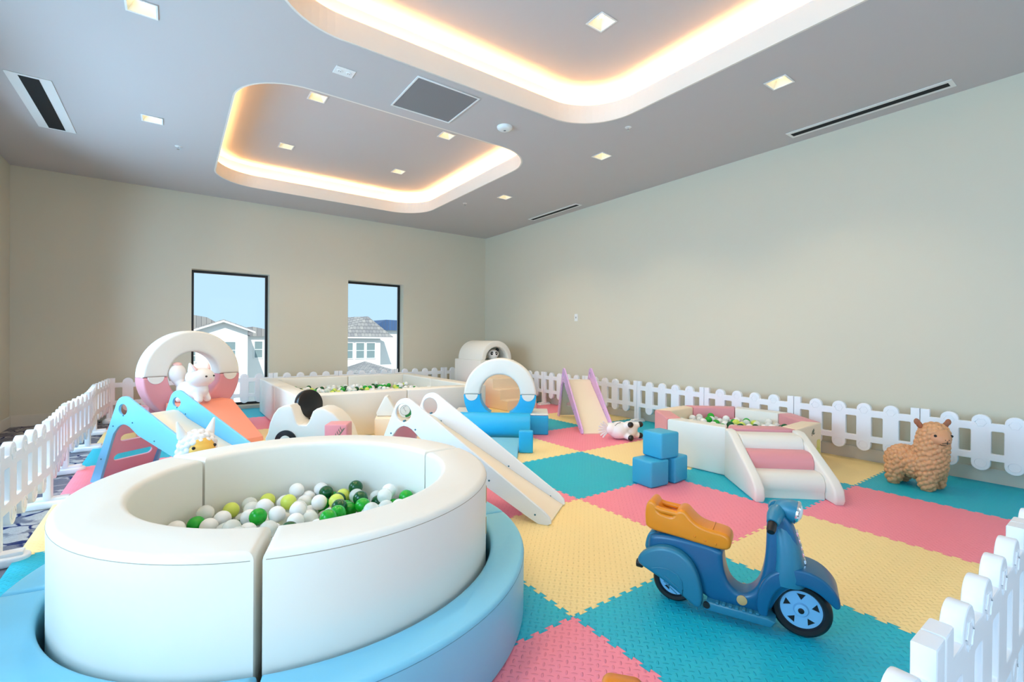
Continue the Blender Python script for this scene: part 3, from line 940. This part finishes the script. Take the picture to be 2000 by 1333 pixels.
o = obj('padded_block', box(0, .48, 0, .30, .001, .262, .014, 3), M['peach'], loc=(.42, 3.50, 0), rot=(0, 0, R(-24)))
tag(o, 'peach padded block standing before the square pit behind the white slide', 'block')
t = thing('padded_roll', 'short cream padded roll with a green crescent print, seen through the white slide', 'roll', (.745, 3.44, .264), R(-20))
obj('roll_body', xform(cyl(.075, -.10, .10, 'y', 36, .008), Matrix.Translation((0, 0, .076))), M['cream'], t)
cres = arc(0, .076, .066, -95, 25, 14) + arc(-.014, .088, .058, 20, -88, 14)
obj('green_print', prism(cres, -.1025, -.099, 'y'), M['greenp'], t, sm=0)
obj('line_print', join([tube([(.052 * math.cos(R(a)) - .01, -.101, .084 + .052 * math.sin(R(a))) for a in range(0, 361, 15)], .0012, 4), tube([(-.03, -.101, .115), (-.015, -.101, .10), (-.022, -.101, .09), (.0, -.101, .078), (-.008, -.101, .064)], .0016, 4), tube([(-.035, -.101, .10), (-.022, -.101, .12), (.0, -.101, .125)], .0012, 4)]), M['brownp'], t)
o = obj('padded_wedge', prism([(-.01, .0), (.19, .0), (.20, .04), (.10, .215), (.07, .215), (-.02, .035)], 0, .16, 'y', .012, 3), M['cream'], loc=(.50, 3.62, .264), rot=(0, 0, R(-28)))
tag(o, 'white padded wedge resting on the peach block before the square pit', 'wedge')

# ------------------------------------------------------------------ ride-on scooter
def make_scooter(label, loc, rz):
    t = thing('toy_scooter', label, 'toy scooter', loc, rz)
    body = [(-.095, .17), (-.108, .235), (-.09, .295), (.195, .285), (.195, .235), (.203, .185), (.222, .14), (.262, .118), (.302, .135), (.33, .185), (.346, .27), (.350, .36), (.350, .43), (.365, .47), (.39, .478), (.42, .45), (.445, .40), (.462, .33), (.468, .25), (.46, .20), (.40, .16), (.355, .05), (.19, .04), (.13, .075), (.0, .12)]
    def sm(P, n=3):
        for _ in range(n):
            Q = []
            for i in range(len(P)):
                a, b = P[i], P[(i + 1) % len(P)]
                Q += [(a[0] * .75 + b[0] * .25, a[1] * .75 + b[1] * .25), (a[0] * .25 + b[0] * .75, a[1] * .25 + b[1] * .75)]
            P = Q
        return P
    b = obj('body_shell', prism(sm(body, 2), -.055, .055, 'y', .022, 5), M['sc_body'], t, sm=60)
    # leg shield: wider curved shell in front of the rider's knees
    rings = []
    for z, sb, sf, w in ((.20, .356, .484, .080), (.235, .358, .484, .084), (.28, .362, .478, .080), (.34, .362, .466, .071), (.40, .360, .446, .058), (.45, .360, .425, .045), (.485, .368, .405, .028)):
        ring = []
        for k in range(24):
            a = 2 * PI * k / 24
            c, s = math.cos(a), math.sin(a)
            x = (sb + sf) / 2 + (sf - sb) / 2 * (abs(c) ** .8) * (1 if c > 0 else -1)
            y = w * (abs(s) ** .75) * (1 if s > 0 else -1)
            if c < 0: x += (1 - abs(s) ** 2) * .02
            ring.append((x, y, z))
        rings.append(ring)
    obj('leg_shield', loft(rings), M['sc_light'], t, sm=60)
    fb = obj('footboard', join([prism([(.13, .035), (.37, .035), (.385, .06), (.36, .072), (.14, .072)], -.088, .088, 'y', .008, 3)] + [box(.175 + .024 * k, .187 + .024 * k, s * .075 - .012, s * .075 + .012, .070, .078, .002, 1) for k in range(7) for s in (-1, 1)]), M['sc_light'], t)
    cowl = [(-.140, .16), (-.135, .195), (-.088, .236), (-.03, .258), (.03, .252), (.078, .222), (.108, .17), (.126, .10), (.126, .048), (.105, .034), (.075, .052), (-.02, .108), (-.09, .138)]
    for s in (-1, 1):
        ya, yb = (s * .05, s * .098)
        c = obj('rear_cowl', prism(sm(cowl, 2), min(ya, yb), max(ya, yb), 'y', .03, 6), M['sc_light'], t, sm=60)
        yy = s * .0995
        rid = [tube([(-.075, yy, .155), (-.045, yy, .166), (-.01, yy, .168), (.03, yy, .155), (.048, yy, .13), (.052, yy, .10), (.05, yy, .07)], .002, 6),
               tube([(-.02, yy, .137), (.035, yy, .100)], .0022, 6), tube([(-.025, yy, .115), (.03, yy, .075)], .0022, 6)]
        obj('cowl_ridge', join(rid), M['sc_light'], c)
        obj('side_badge', xform(cyl(.019, -.002, .003, 'y', 24, .001), Matrix.Translation((.268, s * .056, .098))), M['stain'], t)
        obj('peg_socket', xform(cyl(.013, -.004, .004, 'y', 20), Matrix.Translation((.142, s * .088, .058))), M['rubber'], t)
    ff = sm([(.325, .060), (.318, .14), (.345, .215), (.40, .262), (.47, .280), (.535, .262), (.580, .215), (.590, .172), (.575, .158), (.552, .180), (.515, .208), (.468, .218), (.42, .208), (.382, .172), (.362, .115), (.356, .045)], 2)
    obj('front_fender', prism(ff, -.078, .078, 'y', .026, 6), M['sc_body'], t, sm=60)
    seat = sm([(-.112, .30), (-.118, .345), (-.116, .40), (-.10, .428), (-.08, .428), (-.066, .41), (-.06, .385), (-.03, .378), (.0, .376), (.012, .40), (.03, .412), (.052, .408), (.072, .385), (.10, .362), (.14, .352), (.20, .348), (.222, .335), (.228, .31), (.222, .285), (.19, .275), (.08, .285), (.02, .292)], 2)
    s_ = obj('seat', prism(seat, -.058, .058, 'y', .02, 5), M['sc_seat'], t, sm=60)
    obj('seat_rail', join([tube([(-.10, s * .045, .405), (-.05, s * .046, .392), (.02, s * .046, .388)], .012, 10) for s in (-1, 1)]), M['sc_seat'], s_)
    obj('seat_rib', join([box(x, x + .004, -.045, .045, z, z + .004, .001, 1) for x, z in ((.115, .354), (.155, .350))] + [xform(ball(.005, 8, 6), Matrix.Translation((x, s * .058, z))) for x, z in ((.09, .312), (.13, .305), (.17, .300)) for s in (-1, 1)]), M['sc_seat'], s_)
    obj('tail_housing', prism(sm([(-.125, .195), (-.118, .25), (-.10, .285), (-.06, .285), (-.06, .19)], 2), -.035, .035, 'y', .012, 3), M['sc_light'], t, sm=60)
    obj('exhaust_knob', xform(cyl(.018, -.014, .014, 'x', 20, .004), Matrix.Translation((-.142, -.035, .135))), M['rubber'], t)
    for cx, cz, r in ((.0, .088, .088), (.468, .102, .102)):
        k = r / .102
        prf = [(.070, -.016), (.076, -.025), (.090, -.027), (.099, -.02), (.102, -.008), (.102, .008), (.099, .02), (.090, .027), (.076, .025), (.070, .016)]
        w = obj('wheel', xform(lathe([(a * k, b_) for a, b_ in prf] + [(.070 * k, -.016)], 48, 'y'), Matrix.Translation((cx, 0, cz))), M['rubber'], t)
        holes = []
        for q in range(5):
            a = 90 + 72 * q
            def pt(rr, aa): return (rr * k * math.cos(R(aa)), rr * k * math.sin(R(aa)))
            holes.append([pt(.060, a - 14), pt(.060, a + 14), pt(.036, a)])
        rim = plate(arc(0, 0, .0735 * k, 0, 355, 48), holes, .03, .002)
        rm = obj('rim', xform(rim, Matrix.Translation((cx, 0, cz)) @ UP), M['sc_rim'], w)
        obj('hub', join([xform(lathe([(.0, s * .015), (.026 * k, s * .016), (.022 * k, s * .024), (.011, s * .027), (0, s * .027)], 28, 'y'), Matrix.Translation((cx, 0, cz))) for s in (-1, 1)]), M['sc_rim'], rm)
        obj('axle', xform(cyl(.0105, -.030, .030, 'y', 20, .002), Matrix.Translation((cx, 0, cz))), M['rubber'], w)
        obj('wheel_well', xform(cyl(.060 * k, -.012, .012, 'y', 28), Matrix.Translation((cx, 0, cz))), M['rubber'], w)
    for s in (-1, 1):
        hb = obj('handlebar', tube([(.385, s * .02, .462), (.378, s * .06, .455), (.372, s * .088, .437)], [.03, .028, .021], 16), M['sc_light'], t, sm=60)
        obj('grip', tube([(.372, s * .084, .438), (.368, s * .112, .420), (.367, s * .122, .413)], [.016, .0165, .013], 14), M['rubber'], hb)
    hl = obj('headlight_housing', xform(lathe([(0, -.055), (.02, -.052), (.034, -.03), (.041, .0), (.042, .02), (0, .02)], 32, 'x'), Matrix.Translation((.428, 0, .470)) @ Matrix.Rotation(R(12), 4, 'Y')), M['sc_light'], t, sm=60)
    obj('headlight_ring', xform(lathe([(.030, .018), (.043, .018), (.045, .024), (.040, .030), (.030, .030)], 32, 'x'), Matrix.Translation((.428, 0, .470)) @ Matrix.Rotation(R(12), 4, 'Y')), M['chrome'], hl)
    obj('headlight_lens', xform(lathe([(.037, .026), (.032, .034), (.018, .041), (0, .043)], 32, 'x'), Matrix.Translation((.428, 0, .470)) @ Matrix.Rotation(R(12), 4, 'Y')), M['lens'], hl)
    gr = []
    zs = [.385, .36, .335, .31, .285, .262]
    for z in zs:
        x = .451 + (.385 - z) * .26
        gr.append(xform(box(-.003, .006, -.016, .016, -.009, .009, .002, 1), Matrix.Translation((x, 0, z)) @ Matrix.Rotation(R(-14), 4, 'Y')))
    obj('chrome_trim', join(gr), M['chrome'], t)
    return t
ha = math.atan2(-.918, .396)
make_scooter('blue toy scooter with a long orange seat parked on the teal mat', (.452, -.158, 0), ha)

# ------------------------------------------------------------------ bouncy animals
from mathutils.kdtree import KDTree
def knobs(me, sp, h, seed=1):
    """cover a skin with evenly spaced rounded knobs"""
    n = len(me.vertices); co = np.empty(n * 3); me.vertices.foreach_get('co', co); co = co.reshape(-1, 3)
    nr = np.empty(n * 3); me.vertices.foreach_get('normal', nr); nr = nr.reshape(-1, 3)
    # rows of knobs: sort by height so the pattern reads as rows
    order = np.lexsort((np.arctan2(co[:, 1], co[:, 0]), np.round(co[:, 2] / (sp * .5))))
    kept = []; grid = {}
    for i in order:
        p = co[i]; key = tuple((p // sp).astype(int)); ok = True
        for a in (-1, 0, 1):
            for b in (-1, 0, 1):
                for c in (-1, 0, 1):
                    for q in grid.get((key[0] + a, key[1] + b, key[2] + c), ()):
                        if ((q - p) ** 2).sum() < sp * sp: ok = False; break
                    if not ok: break
                if not ok: break
            if not ok: break
        if ok: kept.append(p); grid.setdefault(key, []).append(p)
    kd = KDTree(len(kept))
    for i, p in enumerate(kept): kd.insert(p, i)
    kd.balance()
    r = sp * .62
    for i in range(n):
        d = kd.find(co[i])[2]
        co[i] += nr[i] * h * math.sqrt(max(0, 1 - (d / r) ** 2))
    me.vertices.foreach_set('co', co.reshape(-1)); me.update()
    return me
def make_alpaca(label, loc, rz, wm, fm, em, scale=1., tall=False, hy=-32):
    """local x forward; feet on z=0; about .53 tall"""
    t = thing('bouncy_alpaca', label, 'toy animal', loc, rz)
    t.scale = (scale,) * 3
    HT = Matrix.Translation((.095, 0, 0)) @ Matrix.Rotation(R(hy), 4, 'Z') @ Matrix.Translation((-.095, 0, 0))
    E_ = [((-.085, 0, .185), (.125, .118, .115)), ((.0, 0, .18), (.13, .118, .115)), ((.07, 0, .19), (.105, .122, .13)),
          ('c', (.075, 0, .24), (.095, 0, .40), .105, .092), ((.10, 0, .425), (.088, .092, .082))]
    for x, s in ((-.12, 1), (-.12, -1), (.085, 1), (.085, -1)):
        E_.append(('c', (x, s * .062, .12), (x + (.006 if x > 0 else -.006), s * .072, .045), .062, .045))
    me = blob(E_, .0055, 6)
    obj('woolly_body', knobs(me, .031, .015), wm, t, sm=60)
    obj('face', xform(blob([((.155, 0, .405), (.066, .074, .060)), ((.192, 0, .392), (.036, .048, .036)), ((.145, 0, .435), (.060, .070, .05))], .006, 4), HT), fm, t, sm=60)
    for s in (-1, 1):
        if tall:
            obj('ear', xform(blob([('c', (.085, s * .072, .485), (.085, s * .098, .570), .028, .007)], .004, 3), HT), em, t, sm=60)
        else:
            obj('ear', xform(blob([((.085, s * .092, .492), (.018, .020, .034), ('X', s * -.5)), ((.085, s * .110, .515), (.016, .020, .026), ('X', s * -.2))], .004, 3), HT), em, t, sm=60)
        obj('eye', xform(ball(.0095, 12, 8, (.192, s * .056, .428)), HT), M['toyb'], t)
        obj('nostril', xform(ball(.003, 8, 6, (.227, s * .013, .404)), HT), M['toyb'], t)
    mo = [(.203, -.040, .386), (.219, -.024, .378), (.2295, 0, .384), (.219, .024, .378), (.203, .040, .386)]
    obj('mouth', xform(join([tube(mo, .002, 6), tube([(.2305, 0, .398), (.2295, 0, .384), (.2275, 0, .372)], .0018, 6), tube([(.205, -.036, .368), (.214, -.026, .362), (.226, -.008, .364)], .0016, 6)]), HT), M['toyb'], t)
    for x in (-.126, .091):
        for s in (-1, 1): obj('hoof_pad', cyl(.036, 0, .02, 'z', 20, .004), wm, t, (x, s * .072, 0))
    return t
make_alpaca('tan woolly bouncy alpaca standing on the teal mat by the long wall', (3.40, -.29, .0), R(-100), M['alp'], M['alpf'], M['alpd'])
make_alpaca('white woolly bouncy llama with an orange face behind the round pit', (-1.275, 2.20, -.0), R(-38), M['toyw'], M['toyor'], M['toyw'], 1.05, True)

# cat on the coral ramp
cc = pr + nx * .245 + ex * -.085
t = thing('bouncy_cat', 'white bouncy cat toy with pink ears standing on top of the coral ramp', 'toy animal', (cc.x, cc.y, .409), R(-42)); t.scale = (1.18, 1.18, 1.02)
obj('body', blob([((-.05, 0, .135), (.105, .085, .09)), ((.03, 0, .13), (.10, .085, .10)), ((.065, 0, .265), (.105, .132, .105)),
                  ('c', (-.09, .04, .08), (-.10, .05, .03), .042, .032), ('c', (-.09, -.04, .08), (-.10, -.05, .03), .042, .032),
                  ('c', (.07, .04, .09), (.095, .05, .03), .04, .032), ('c', (.07, -.04, .09), (.095, -.05, .03), .04, .032)], .008, 6), M['toyw'], t, sm=60)
for s in (-1, 1):
    e = obj('ear', blob([('c', (.055, s * .075, .34), (.05, s * .105, .415), .040, .010)], .005, 3), M['toyw'], t, sm=60)
    obj('inner_ear', blob([('c', (.082, s * .078, .352), (.070, s * .098, .395), .018, .006)], .004, 2), M['toypink'], e, sm=60)
    obj('eye', ball(.010, 12, 8, (.162, s * .045, .280)), M['toyb'], t)
obj('nose', ball(.009, 12, 8, (.168, 0, .250)), M['toypink'], t)
tl = obj('tail', blob([('c', (-.12, 0, .16), (-.16, 0, .22), .030, .045), ((-.165, 0, .30), (.055, .085, .105))], .007, 4), M['toyw'], t, sm=60)
obj('tail_tip', blob([((-.168, 0, .395), (.034, .045, .028))], .006, 2), M['toypink'], tl, sm=60)

# toy panda lying beside the lilac slide: feet and ears black
t = thing('bouncy_panda', 'white bouncy toy with black feet lying on its side by the lilac slide', 'toy animal', (2.80, 2.17, 0), R(-28))
obj('body', blob([((-.03, 0, .10), (.125, .11, .10)), ((.09, 0, .105), (.09, .10, .098)), ((-.13, 0, .12), (.07, .07, .07)),
                  ('c', (.02, -.06, .06), (.05, -.115, .04), .045, .032), ('c', (.02, -.05, .15), (.05, -.10, .175), .045, .032),
                  ('c', (.13, -.02, .06), (.19, -.03, .045), .04, .03), ('c', (.13, -.02, .15), (.19, -.03, .165), .04, .03)], .008, 6), M['toyw'], t, sm=60)
for p in ((.055, -.13, .037), (.055, -.118, .18), (.205, -.032, .043), (.205, -.032, .168)):
    obj('foot', ball(.033, 18, 12, p), M['toyb'], t)
obj('eye_line', tube([(-.11, -.075, .165), (-.08, -.075, .19), (-.04, -.07, .20)], .003, 6), M['toyb'], t)
fan = []
for k in range(7):
    a = R(120 + 20 * k)
    fan.append(tube([(-.15, -.0, .12), (-.17 + .06 * math.cos(a), -.03, .12 + .06 * math.sin(a)), (-.18 + .11 * math.cos(a), -.04, .12 + .105 * math.sin(a))], [.022, .014, .007], 8))
obj('fringe', join(fan), M['toyw'], t)

# panda peeping out of the tunnel
t = thing('toy_panda', 'black and white toy panda peeping out of the corner tunnel', 'toy animal', (3.19, 5.40, .757), R(-108))
obj('head', blob([((0, 0, .10), (.085, .10, .08)), ((-.02, 0, .04), (.07, .08, .04))], .008, 4), M['toyw'], t, sm=60)
for s in (-1, 1):
    obj('ear', ball(.032, 16, 10, (-.01, s * .078, .172)), M['toyb'], t)
    ep = obj('eye_patch', ball(.026, 14, 10, (.072, s * .038, .112), (.5, 1, 1.2)), M['toyb'], t)
    obj('eye', ball(.008, 10, 8, (.087, s * .037, .115)), M['toyw'], ep)

# orange seat nose of something at the very bottom edge
t = thing('toy_rocker', 'orange plastic toy with only its rounded nose showing at the bottom of the view', 'ride-on toy', (-.480, -.668, -.0), R(40))
obj('seat', prism([(-.30, .28), (-.30, .335), (-.02, .352), (.015, .346), (.03, .33), (.02, .305), (-.02, .285)], -.048, .048, 'y', .022, 5), M['sc_seat'], t, sm=60)
obj('base', prism([(-.28, 0), (-.06, 0), (-.08, .275), (-.26, .275)], -.05, .05, 'y', .015, 3), M['sc_light'], t, sm=60)

# ------------------------------------------------------------------ ceiling fittings
def downlight(x, y, z, lit, label):
    t = thing('ceiling_downlight', label, 'ceiling light', (x, y, z), 0, 'square recessed downlights')
    s = .085
    obj('trim_ring', plate([(-s, -s), (s, -s), (s, s), (-s, s)], [[(-s + .012, -s + .012), (s - .012, -s + .012), (s - .012, s - .012), (-s + .012, s - .012)]], .006, .001), M['white'], t, (0, 0, -.004), sm=0)
    bm = bmesh.new(); a, b, h = s - .012, .035, .055
    # four-sided reflector rising into the ceiling
    A = [bm.verts.new((x_ * a, y_ * a, -.002)) for x_, y_ in ((-1, -1), (1, -1), (1, 1), (-1, 1))]
    B = [bm.verts.new((x_ * b, y_ * b, h)) for x_, y_ in ((-1, -1), (1, -1), (1, 1), (-1, 1))]
    bm.faces.new(B)
    for i in range(4): bm.faces.new((A[i], A[(i + 1) % 4], B[(i + 1) % 4], B[i]))
    obj('reflector', me_from(bm), M['refl'], t, sm=0)
    obj('lamp', cyl(.018, .040, .053, 'z', 20), M['lamp'], t, sm=0)
nm_ = [(-1.49, 2.45, 'on the flat ceiling near the outlet plate, third from the window wall', 1), (-1.49, 4.36, 'on the flat ceiling beside the black slot vent over the carpet', 1),
       (2.66, .44, 'on the flat ceiling by the long vent of the long wall', 1), (2.65, 2.37, 'on the flat ceiling between the two slot vents of the long wall', 1), (2.66, 4.32, 'on the flat ceiling by the short distant slot vent', 1)]
for x, y, l, q in nm_: downlight(x, y, CZ, q, 'square downlight ' + l)
downlight(-1.49, .5, CZ, 1, 'square downlight on the flat ceiling beside the round ball pit')
for x, y, l in ((-.14, 3.64, 'nearest corner of the smaller recess, by the grille'), (1.33, 3.65, 'corner of the smaller recess by the smoke detector'), (-.16, 5.16, 'far corner of the smaller recess toward the carpet'), (1.34, 5.15, 'far corner of the smaller recess toward the long wall'), (1.33, 1.14, 'large recess, the one toward the long wall'), (-.14, 1.14, 'large recess, the one above the round pit')):
    downlight(x, y, UZ, 1, 'square downlight inside a recess: ' + l)
def slot_vent(x0, x1, y0, y1, label):
    t = thing('slot_vent', label, 'vent', ((x0 + x1) / 2, (y0 + y1) / 2, CZ), 0, 'linear slot vents')
    a, b = (x1 - x0) / 2, (y1 - y0) / 2
    obj('vent_frame', box(-a, a, -b, b, -.006, -.0005, .001, 1), M['white'], t, sm=0)
    obj('vent_slot', box(-a * .44, a * .44, -b + .03, b - .03, -.008, -.0055), M['slot'], t, sm=0)
slot_vent(3.70, 3.86, -.40, .85, 'white framed black slot vent in the ceiling along the long wall, the longer looking one')
slot_vent(3.72, 3.86, 3.92, 5.13, 'white framed black slot vent in the ceiling near the far corner')
slot_vent(-2.42, -2.14, 4.0, 5.24, 'white framed black slot vent in the ceiling above the carpet strip')
t = thing('ceiling_grille', 'square grey mesh grille panel in the ceiling between the recesses', 'grille', (.555, 2.40, CZ))
obj('grille_frame', plate([(-.295, -.29), (.295, -.29), (.295, .29), (-.295, .29)], [[(-.28, -.275), (.28, -.275), (.28, .275), (-.28, .275)]], .008, .001), M['white'], t, (0, 0, -.005), sm=0)
obj('grille_mesh', box(-.282, .282, -.277, .277, -.005, -.001), M['grille'], t, sm=0)
t = thing('ceiling_outlet', 'white double outlet plate in the ceiling beside the grille', 'outlet', (-.23, 2.41, CZ))
obj('cover_plate', box(-.075, .075, -.058, .058, -.006, -.0005, .002, 2), M['white'], t, sm=0)
for s in (-1, 1):
    q = obj('socket', cyl(.021, -.009, -.005, 'z', 20), M['white'], t, (s * .035, 0, 0))
    obj('socket_slot', boxes([(-.008, -.005, -.006, .006, -.0098, -.0088), (.005, .008, -.006, .006, -.0098, -.0088)]), M['slot'], q, (0, 0, 0), sm=0)
t = thing('smoke_detector', 'round white smoke detector on the ceiling beside the grille', 'smoke detector', (1.34, 2.44, CZ))
obj('detector_body', lathe([(0, -.035), (.035, -.035), (.06, -.03), (.075, -.015), (.078, -.0005), (0, -.0005)], 40), M['white'], t)
obj('detector_button', cyl(.012, -.038, -.034, 'z', 16), M['grille'], t)
for x, y, l in ((2.32, 1.71, 'near the large recess'), (-1.28, 5.0, 'by the smaller recess over the carpet side'), (2.35, 4.96, 'near the far corner')):
    t = thing('ceiling_sprinkler', 'tiny round ceiling sprinkler ' + l, 'sprinkler', (x, y, CZ), 0, 'ceiling sprinklers')
    obj('escutcheon', cyl(.032, -.004, -.0005, 'z', 24, .001), M['white'], t)
    obj('sprinkler_head', join([cyl(.005, -.03, -.003, 'z', 10), cyl(.014, -.034, -.031, 'z', 14)]), M['chrome'], t)
t = thing('wall_switch', 'small white switch plate on the long blank wall', 'switch', (XR, 4.2, 1.48))
obj('switch_plate', box(-.006, -.0005, -.036, .036, -.058, .058, .002, 2), M['white'], t, sm=0)
obj('toggle', box(-.012, -.0055, -.008, .008, -.014, .014, .002, 1), M['grille'], t, sm=0)

# ------------------------------------------------------------------ houses outside
struct('ground', box(-120, 160, 7.6, 220, -6.2, -6.0), M['grass'], sm=0)
h = thing('neighbour_house', 'white stucco gabled house seen through the window behind the cream ring', 'house', (0, 46, -6))
obj('wall', prism([(-2.2, 0), (4.05, 0), (4.05, 7.7), (2.18, 8.40), (-2.2, 6.75)], 0, 3.4, 'y'), M['stucco'], h, sm=0)
rf = obj('roof', join([prism([(2.18, 8.42), (4.55, 7.52), (4.55, 7.66), (2.18, 8.58)], -.5, 3.5, 'y'), prism([(2.18, 8.42), (-2.6, 6.60), (-2.6, 6.74), (2.18, 8.58)], -.5, 3.5, 'y')]), M['rooft'], h, sm=0)
obj('fascia', join([prism([(2.18, 8.34), (4.6, 7.42), (4.6, 7.56), (2.18, 8.50)], -.56, -.5, 'y'), prism([(2.18, 8.34), (-2.6, 6.50), (-2.6, 6.64), (2.18, 8.50)], -.56, -.5, 'y')]), M['white'], rf, sm=0)
def hwin(parent, x0, x1, z0, z1, y=-.03):
    w = obj('window_frame', xform(plate([(x0 - .1, z0 - .1), (x1 + .1, z0 - .1), (x1 + .1, z1 + .1), (x0 - .1, z1 + .1)], [[(x0, z0), (x1, z0), (x1, z1), (x0, z1)]], .08, .005), Matrix.Translation((0, y, 0)) @ UP), M['white'], parent, sm=0)
    obj('pane', box(x0, x1, y, y + .02, z0, z1), M['pane'], w, sm=0)
    obj('glazing_bar', box(x0, x1, y - .03, y + .01, (z0 + z1) / 2 - .03, (z0 + z1) / 2 + .03), M['white'], w, sm=0)
hwin(h, 2.35, 3.1, 5.2, 6.62); hwin(h, -.25, .2, 5.0, 5.95)
obj('back_roof', prism([(-3, 6.4), (2.6, 8.0), (1.2, 8.85), (-3, 9.6)], 3.6, 4.2, 'y'), M['rooft'], h, sm=0)
h = thing('neighbour_wing', 'low white house wing with one window beside the gabled house', 'house', (3.95, 50.4, -6))
obj('wall', box(0, 3.3, 0, 5, 0, 7.2), M['stucco'], h, sm=0)
obj('roof', prism([(-.3, 7.15), (3.8, 7.15), (3.8, 7.5), (1.0, 8.08), (-.3, 7.9)], -.4, 5.4, 'y'), M['rooft'], h, sm=0)
hwin(h, 1.2, 1.86, 5.07, 6.63)
h = thing('garage_roof', 'low grey tiled roof in front of the gabled white house', 'house', (-3.2, 38, -6))
obj('wall', box(.3, 3.6, .3, 3, 0, 4.1), M['stucco'], h, sm=0)
obj('roof', prism([(-.2, 4.9), (2.2, 5.35), (4.2, 4.0), (4.0, 3.9), (0, 3.9)], 0, 3.3, 'y'), M['rooft'], h, sm=0)
h = thing('villa', 'white house with tall sash windows and hipped blue-grey roof beyond the second window', 'house', (13.6, 50, -6))
obj('wall', box(0, 4.0, 0, 2.2, 0, 7.05), M['stucco'], h, sm=0)
bm = bmesh.new()
V = [bm.verts.new(v) for v in ((-.6, -.5, 7.15), (5.4, -.5, 7.15), (5.4, 2.4, 7.15), (-.6, 2.4, 7.15), (2.9, .9, 9.5), (.7, 1.3, 9.35))]
for f in ((0, 1, 4), (1, 2, 5, 4), (2, 3, 5), (3, 0, 4, 5), (0, 3, 2, 1)): bm.faces.new([V[i] for i in f])
rf = obj('roof', me_from(bm), M['rooft'], h, sm=0)
obj('eave', box(-.65, 5.45, -.56, -.48, 7.02, 7.18), M['white'], rf, sm=0)
for a, b in ((.35, .9), (1.3, 2.15), (2.45, 3.35)): hwin(h, a, b, 4.85, 6.5)
h = thing('villa_wing', 'shaded white house wing with a blue-grey roof beyond the second window', 'house', (18.0, 53, -6))
obj('wall', box(-.4, 4, 0, 6, 0, 8.1), M['stucco'], h, sm=0)
obj('roof', prism([(-1.0, 8.0), (4.5, 8.0), (4.0, 9.2), (1.2, 9.25)], -.5, 6.5, 'y'), M['roofb'], h, sm=0)
hwin(h, .0, .55, 5.2, 6.4)
h = thing('porch_roof', 'low pale pyramid roof in front of the white house beyond the second window', 'house', (12.2, 43, -6))
obj('wall', box(.3, 4.5, .4, 3.6, 0, 3.6), M['stucco'], h, sm=0)
bm = bmesh.new()
V = [bm.verts.new(v) for v in ((-.3, -.2, 3.75), (5.4, -.2, 3.55), (5.4, 4.2, 3.55), (-.3, 4.2, 3.75), (2.0, 2, 4.75))]
for f in ((0, 1, 4), (1, 2, 4), (2, 3, 4), (3, 0, 4), (3, 2, 1, 0)): bm.faces.new([V[i] for i in f])
obj('roof', me_from(bm), M['rooft'], h, sm=0)

# ------------------------------------------------------------------ light
w = bpy.data.worlds.new('sky'); SC.world = w; w.use_nodes = True
nt = w.node_tree; bg = nt.nodes['Background']
bg.inputs[0].default_value = (.55, .78, .98, 1); bg.inputs[1].default_value = .92
def light(name, kind, loc, rot, energy, col, size=None, size_y=None):
    d = bpy.data.lights.new(name, kind); d.energy = energy; d.color = col
    if kind == 'AREA':
        d.shape = 'RECTANGLE'; d.size = size; d.size_y = size_y
    o = bpy.data.objects.new(name, d); COL.objects.link(o); o.location = loc; o.rotation_euler = rot
    return o
s = light('sun', 'SUN', (0, 0, 20), (0, 0, 0), 3.6, (1, .95, .88)); s.data.angle = R(.6)
s.rotation_euler = Vector((.25, .85, -.75)).to_track_quat('-Z', 'Y').to_euler()
# daylight coming in at the three side windows
for a, b in LW:
    light('window_daylight', 'AREA', (XL - .30, (a + b) / 2, 1.45), (0, R(-90), 0), 84, (.46, .73, 1.0), 2.2, 1.3)

for a, b in FW_FILL:  # fill lamps outside the added front windows, brightening faces turned to the camera
    light('window_daylight', 'AREA', ((a + b) / 2, YF - .30, 1.45), (R(90), 0, 0), 20, (.80, .90, 1.0), 1.5, 2.2)
# the recessed downlights are on
for x, y, z in [(a, b, CZ) for a, b in DL_LOW] + [(a, b, UZ) for a, b in DL_UP[0] + DL_UP[1]]:
    q = light('downlight_glow', 'SPOT', (x, y, z - .02), (0, 0, 0), 34, (1, .80, .55))
    q.data.spot_size = R(120); q.data.spot_blend = .6; q.data.shadow_soft_size = .04

SC.view_settings.view_transform = 'Standard'; SC.view_settings.look = 'None'; SC.view_settings.gamma = 1
SC.view_settings.exposure = 0.30
SC.view_settings.use_curve_mapping = False
SC.cycles.max_bounces = 8; SC.cycles.diffuse_bounces = 5; SC.cycles.transparent_max_bounces = 16
SC.cycles.use_denoising = True
SC.cycles.sample_clamp_indirect = 6

# ------------------------------------------------------------------ camera
f, yaw, pitch, roll, cx, cy, ch = 913.784, .6271567, -.0051626, .0081636, -1.319593, -1.382063, 1.127034
fw = Vector((math.sin(yaw) * math.cos(pitch), math.cos(yaw) * math.cos(pitch), math.sin(pitch)))
rt = Vector((math.cos(yaw), -math.sin(yaw), 0)); upv = rt.cross(fw)
r2 = math.cos(roll) * rt + math.sin(roll) * upv; u2 = -math.sin(roll) * rt + math.cos(roll) * upv
cam = bpy.data.cameras.new('camera'); co_ = bpy.data.objects.new('camera', cam); COL.objects.link(co_)
mw = Matrix((r2, u2, -fw)).transposed().to_4x4(); mw.translation = (cx, cy, ch)
co_.matrix_world = mw
cam.sensor_width = 36; cam.lens = f / 2000 * 36; cam.clip_start = .02; cam.clip_end = 500
SC.camera = co_
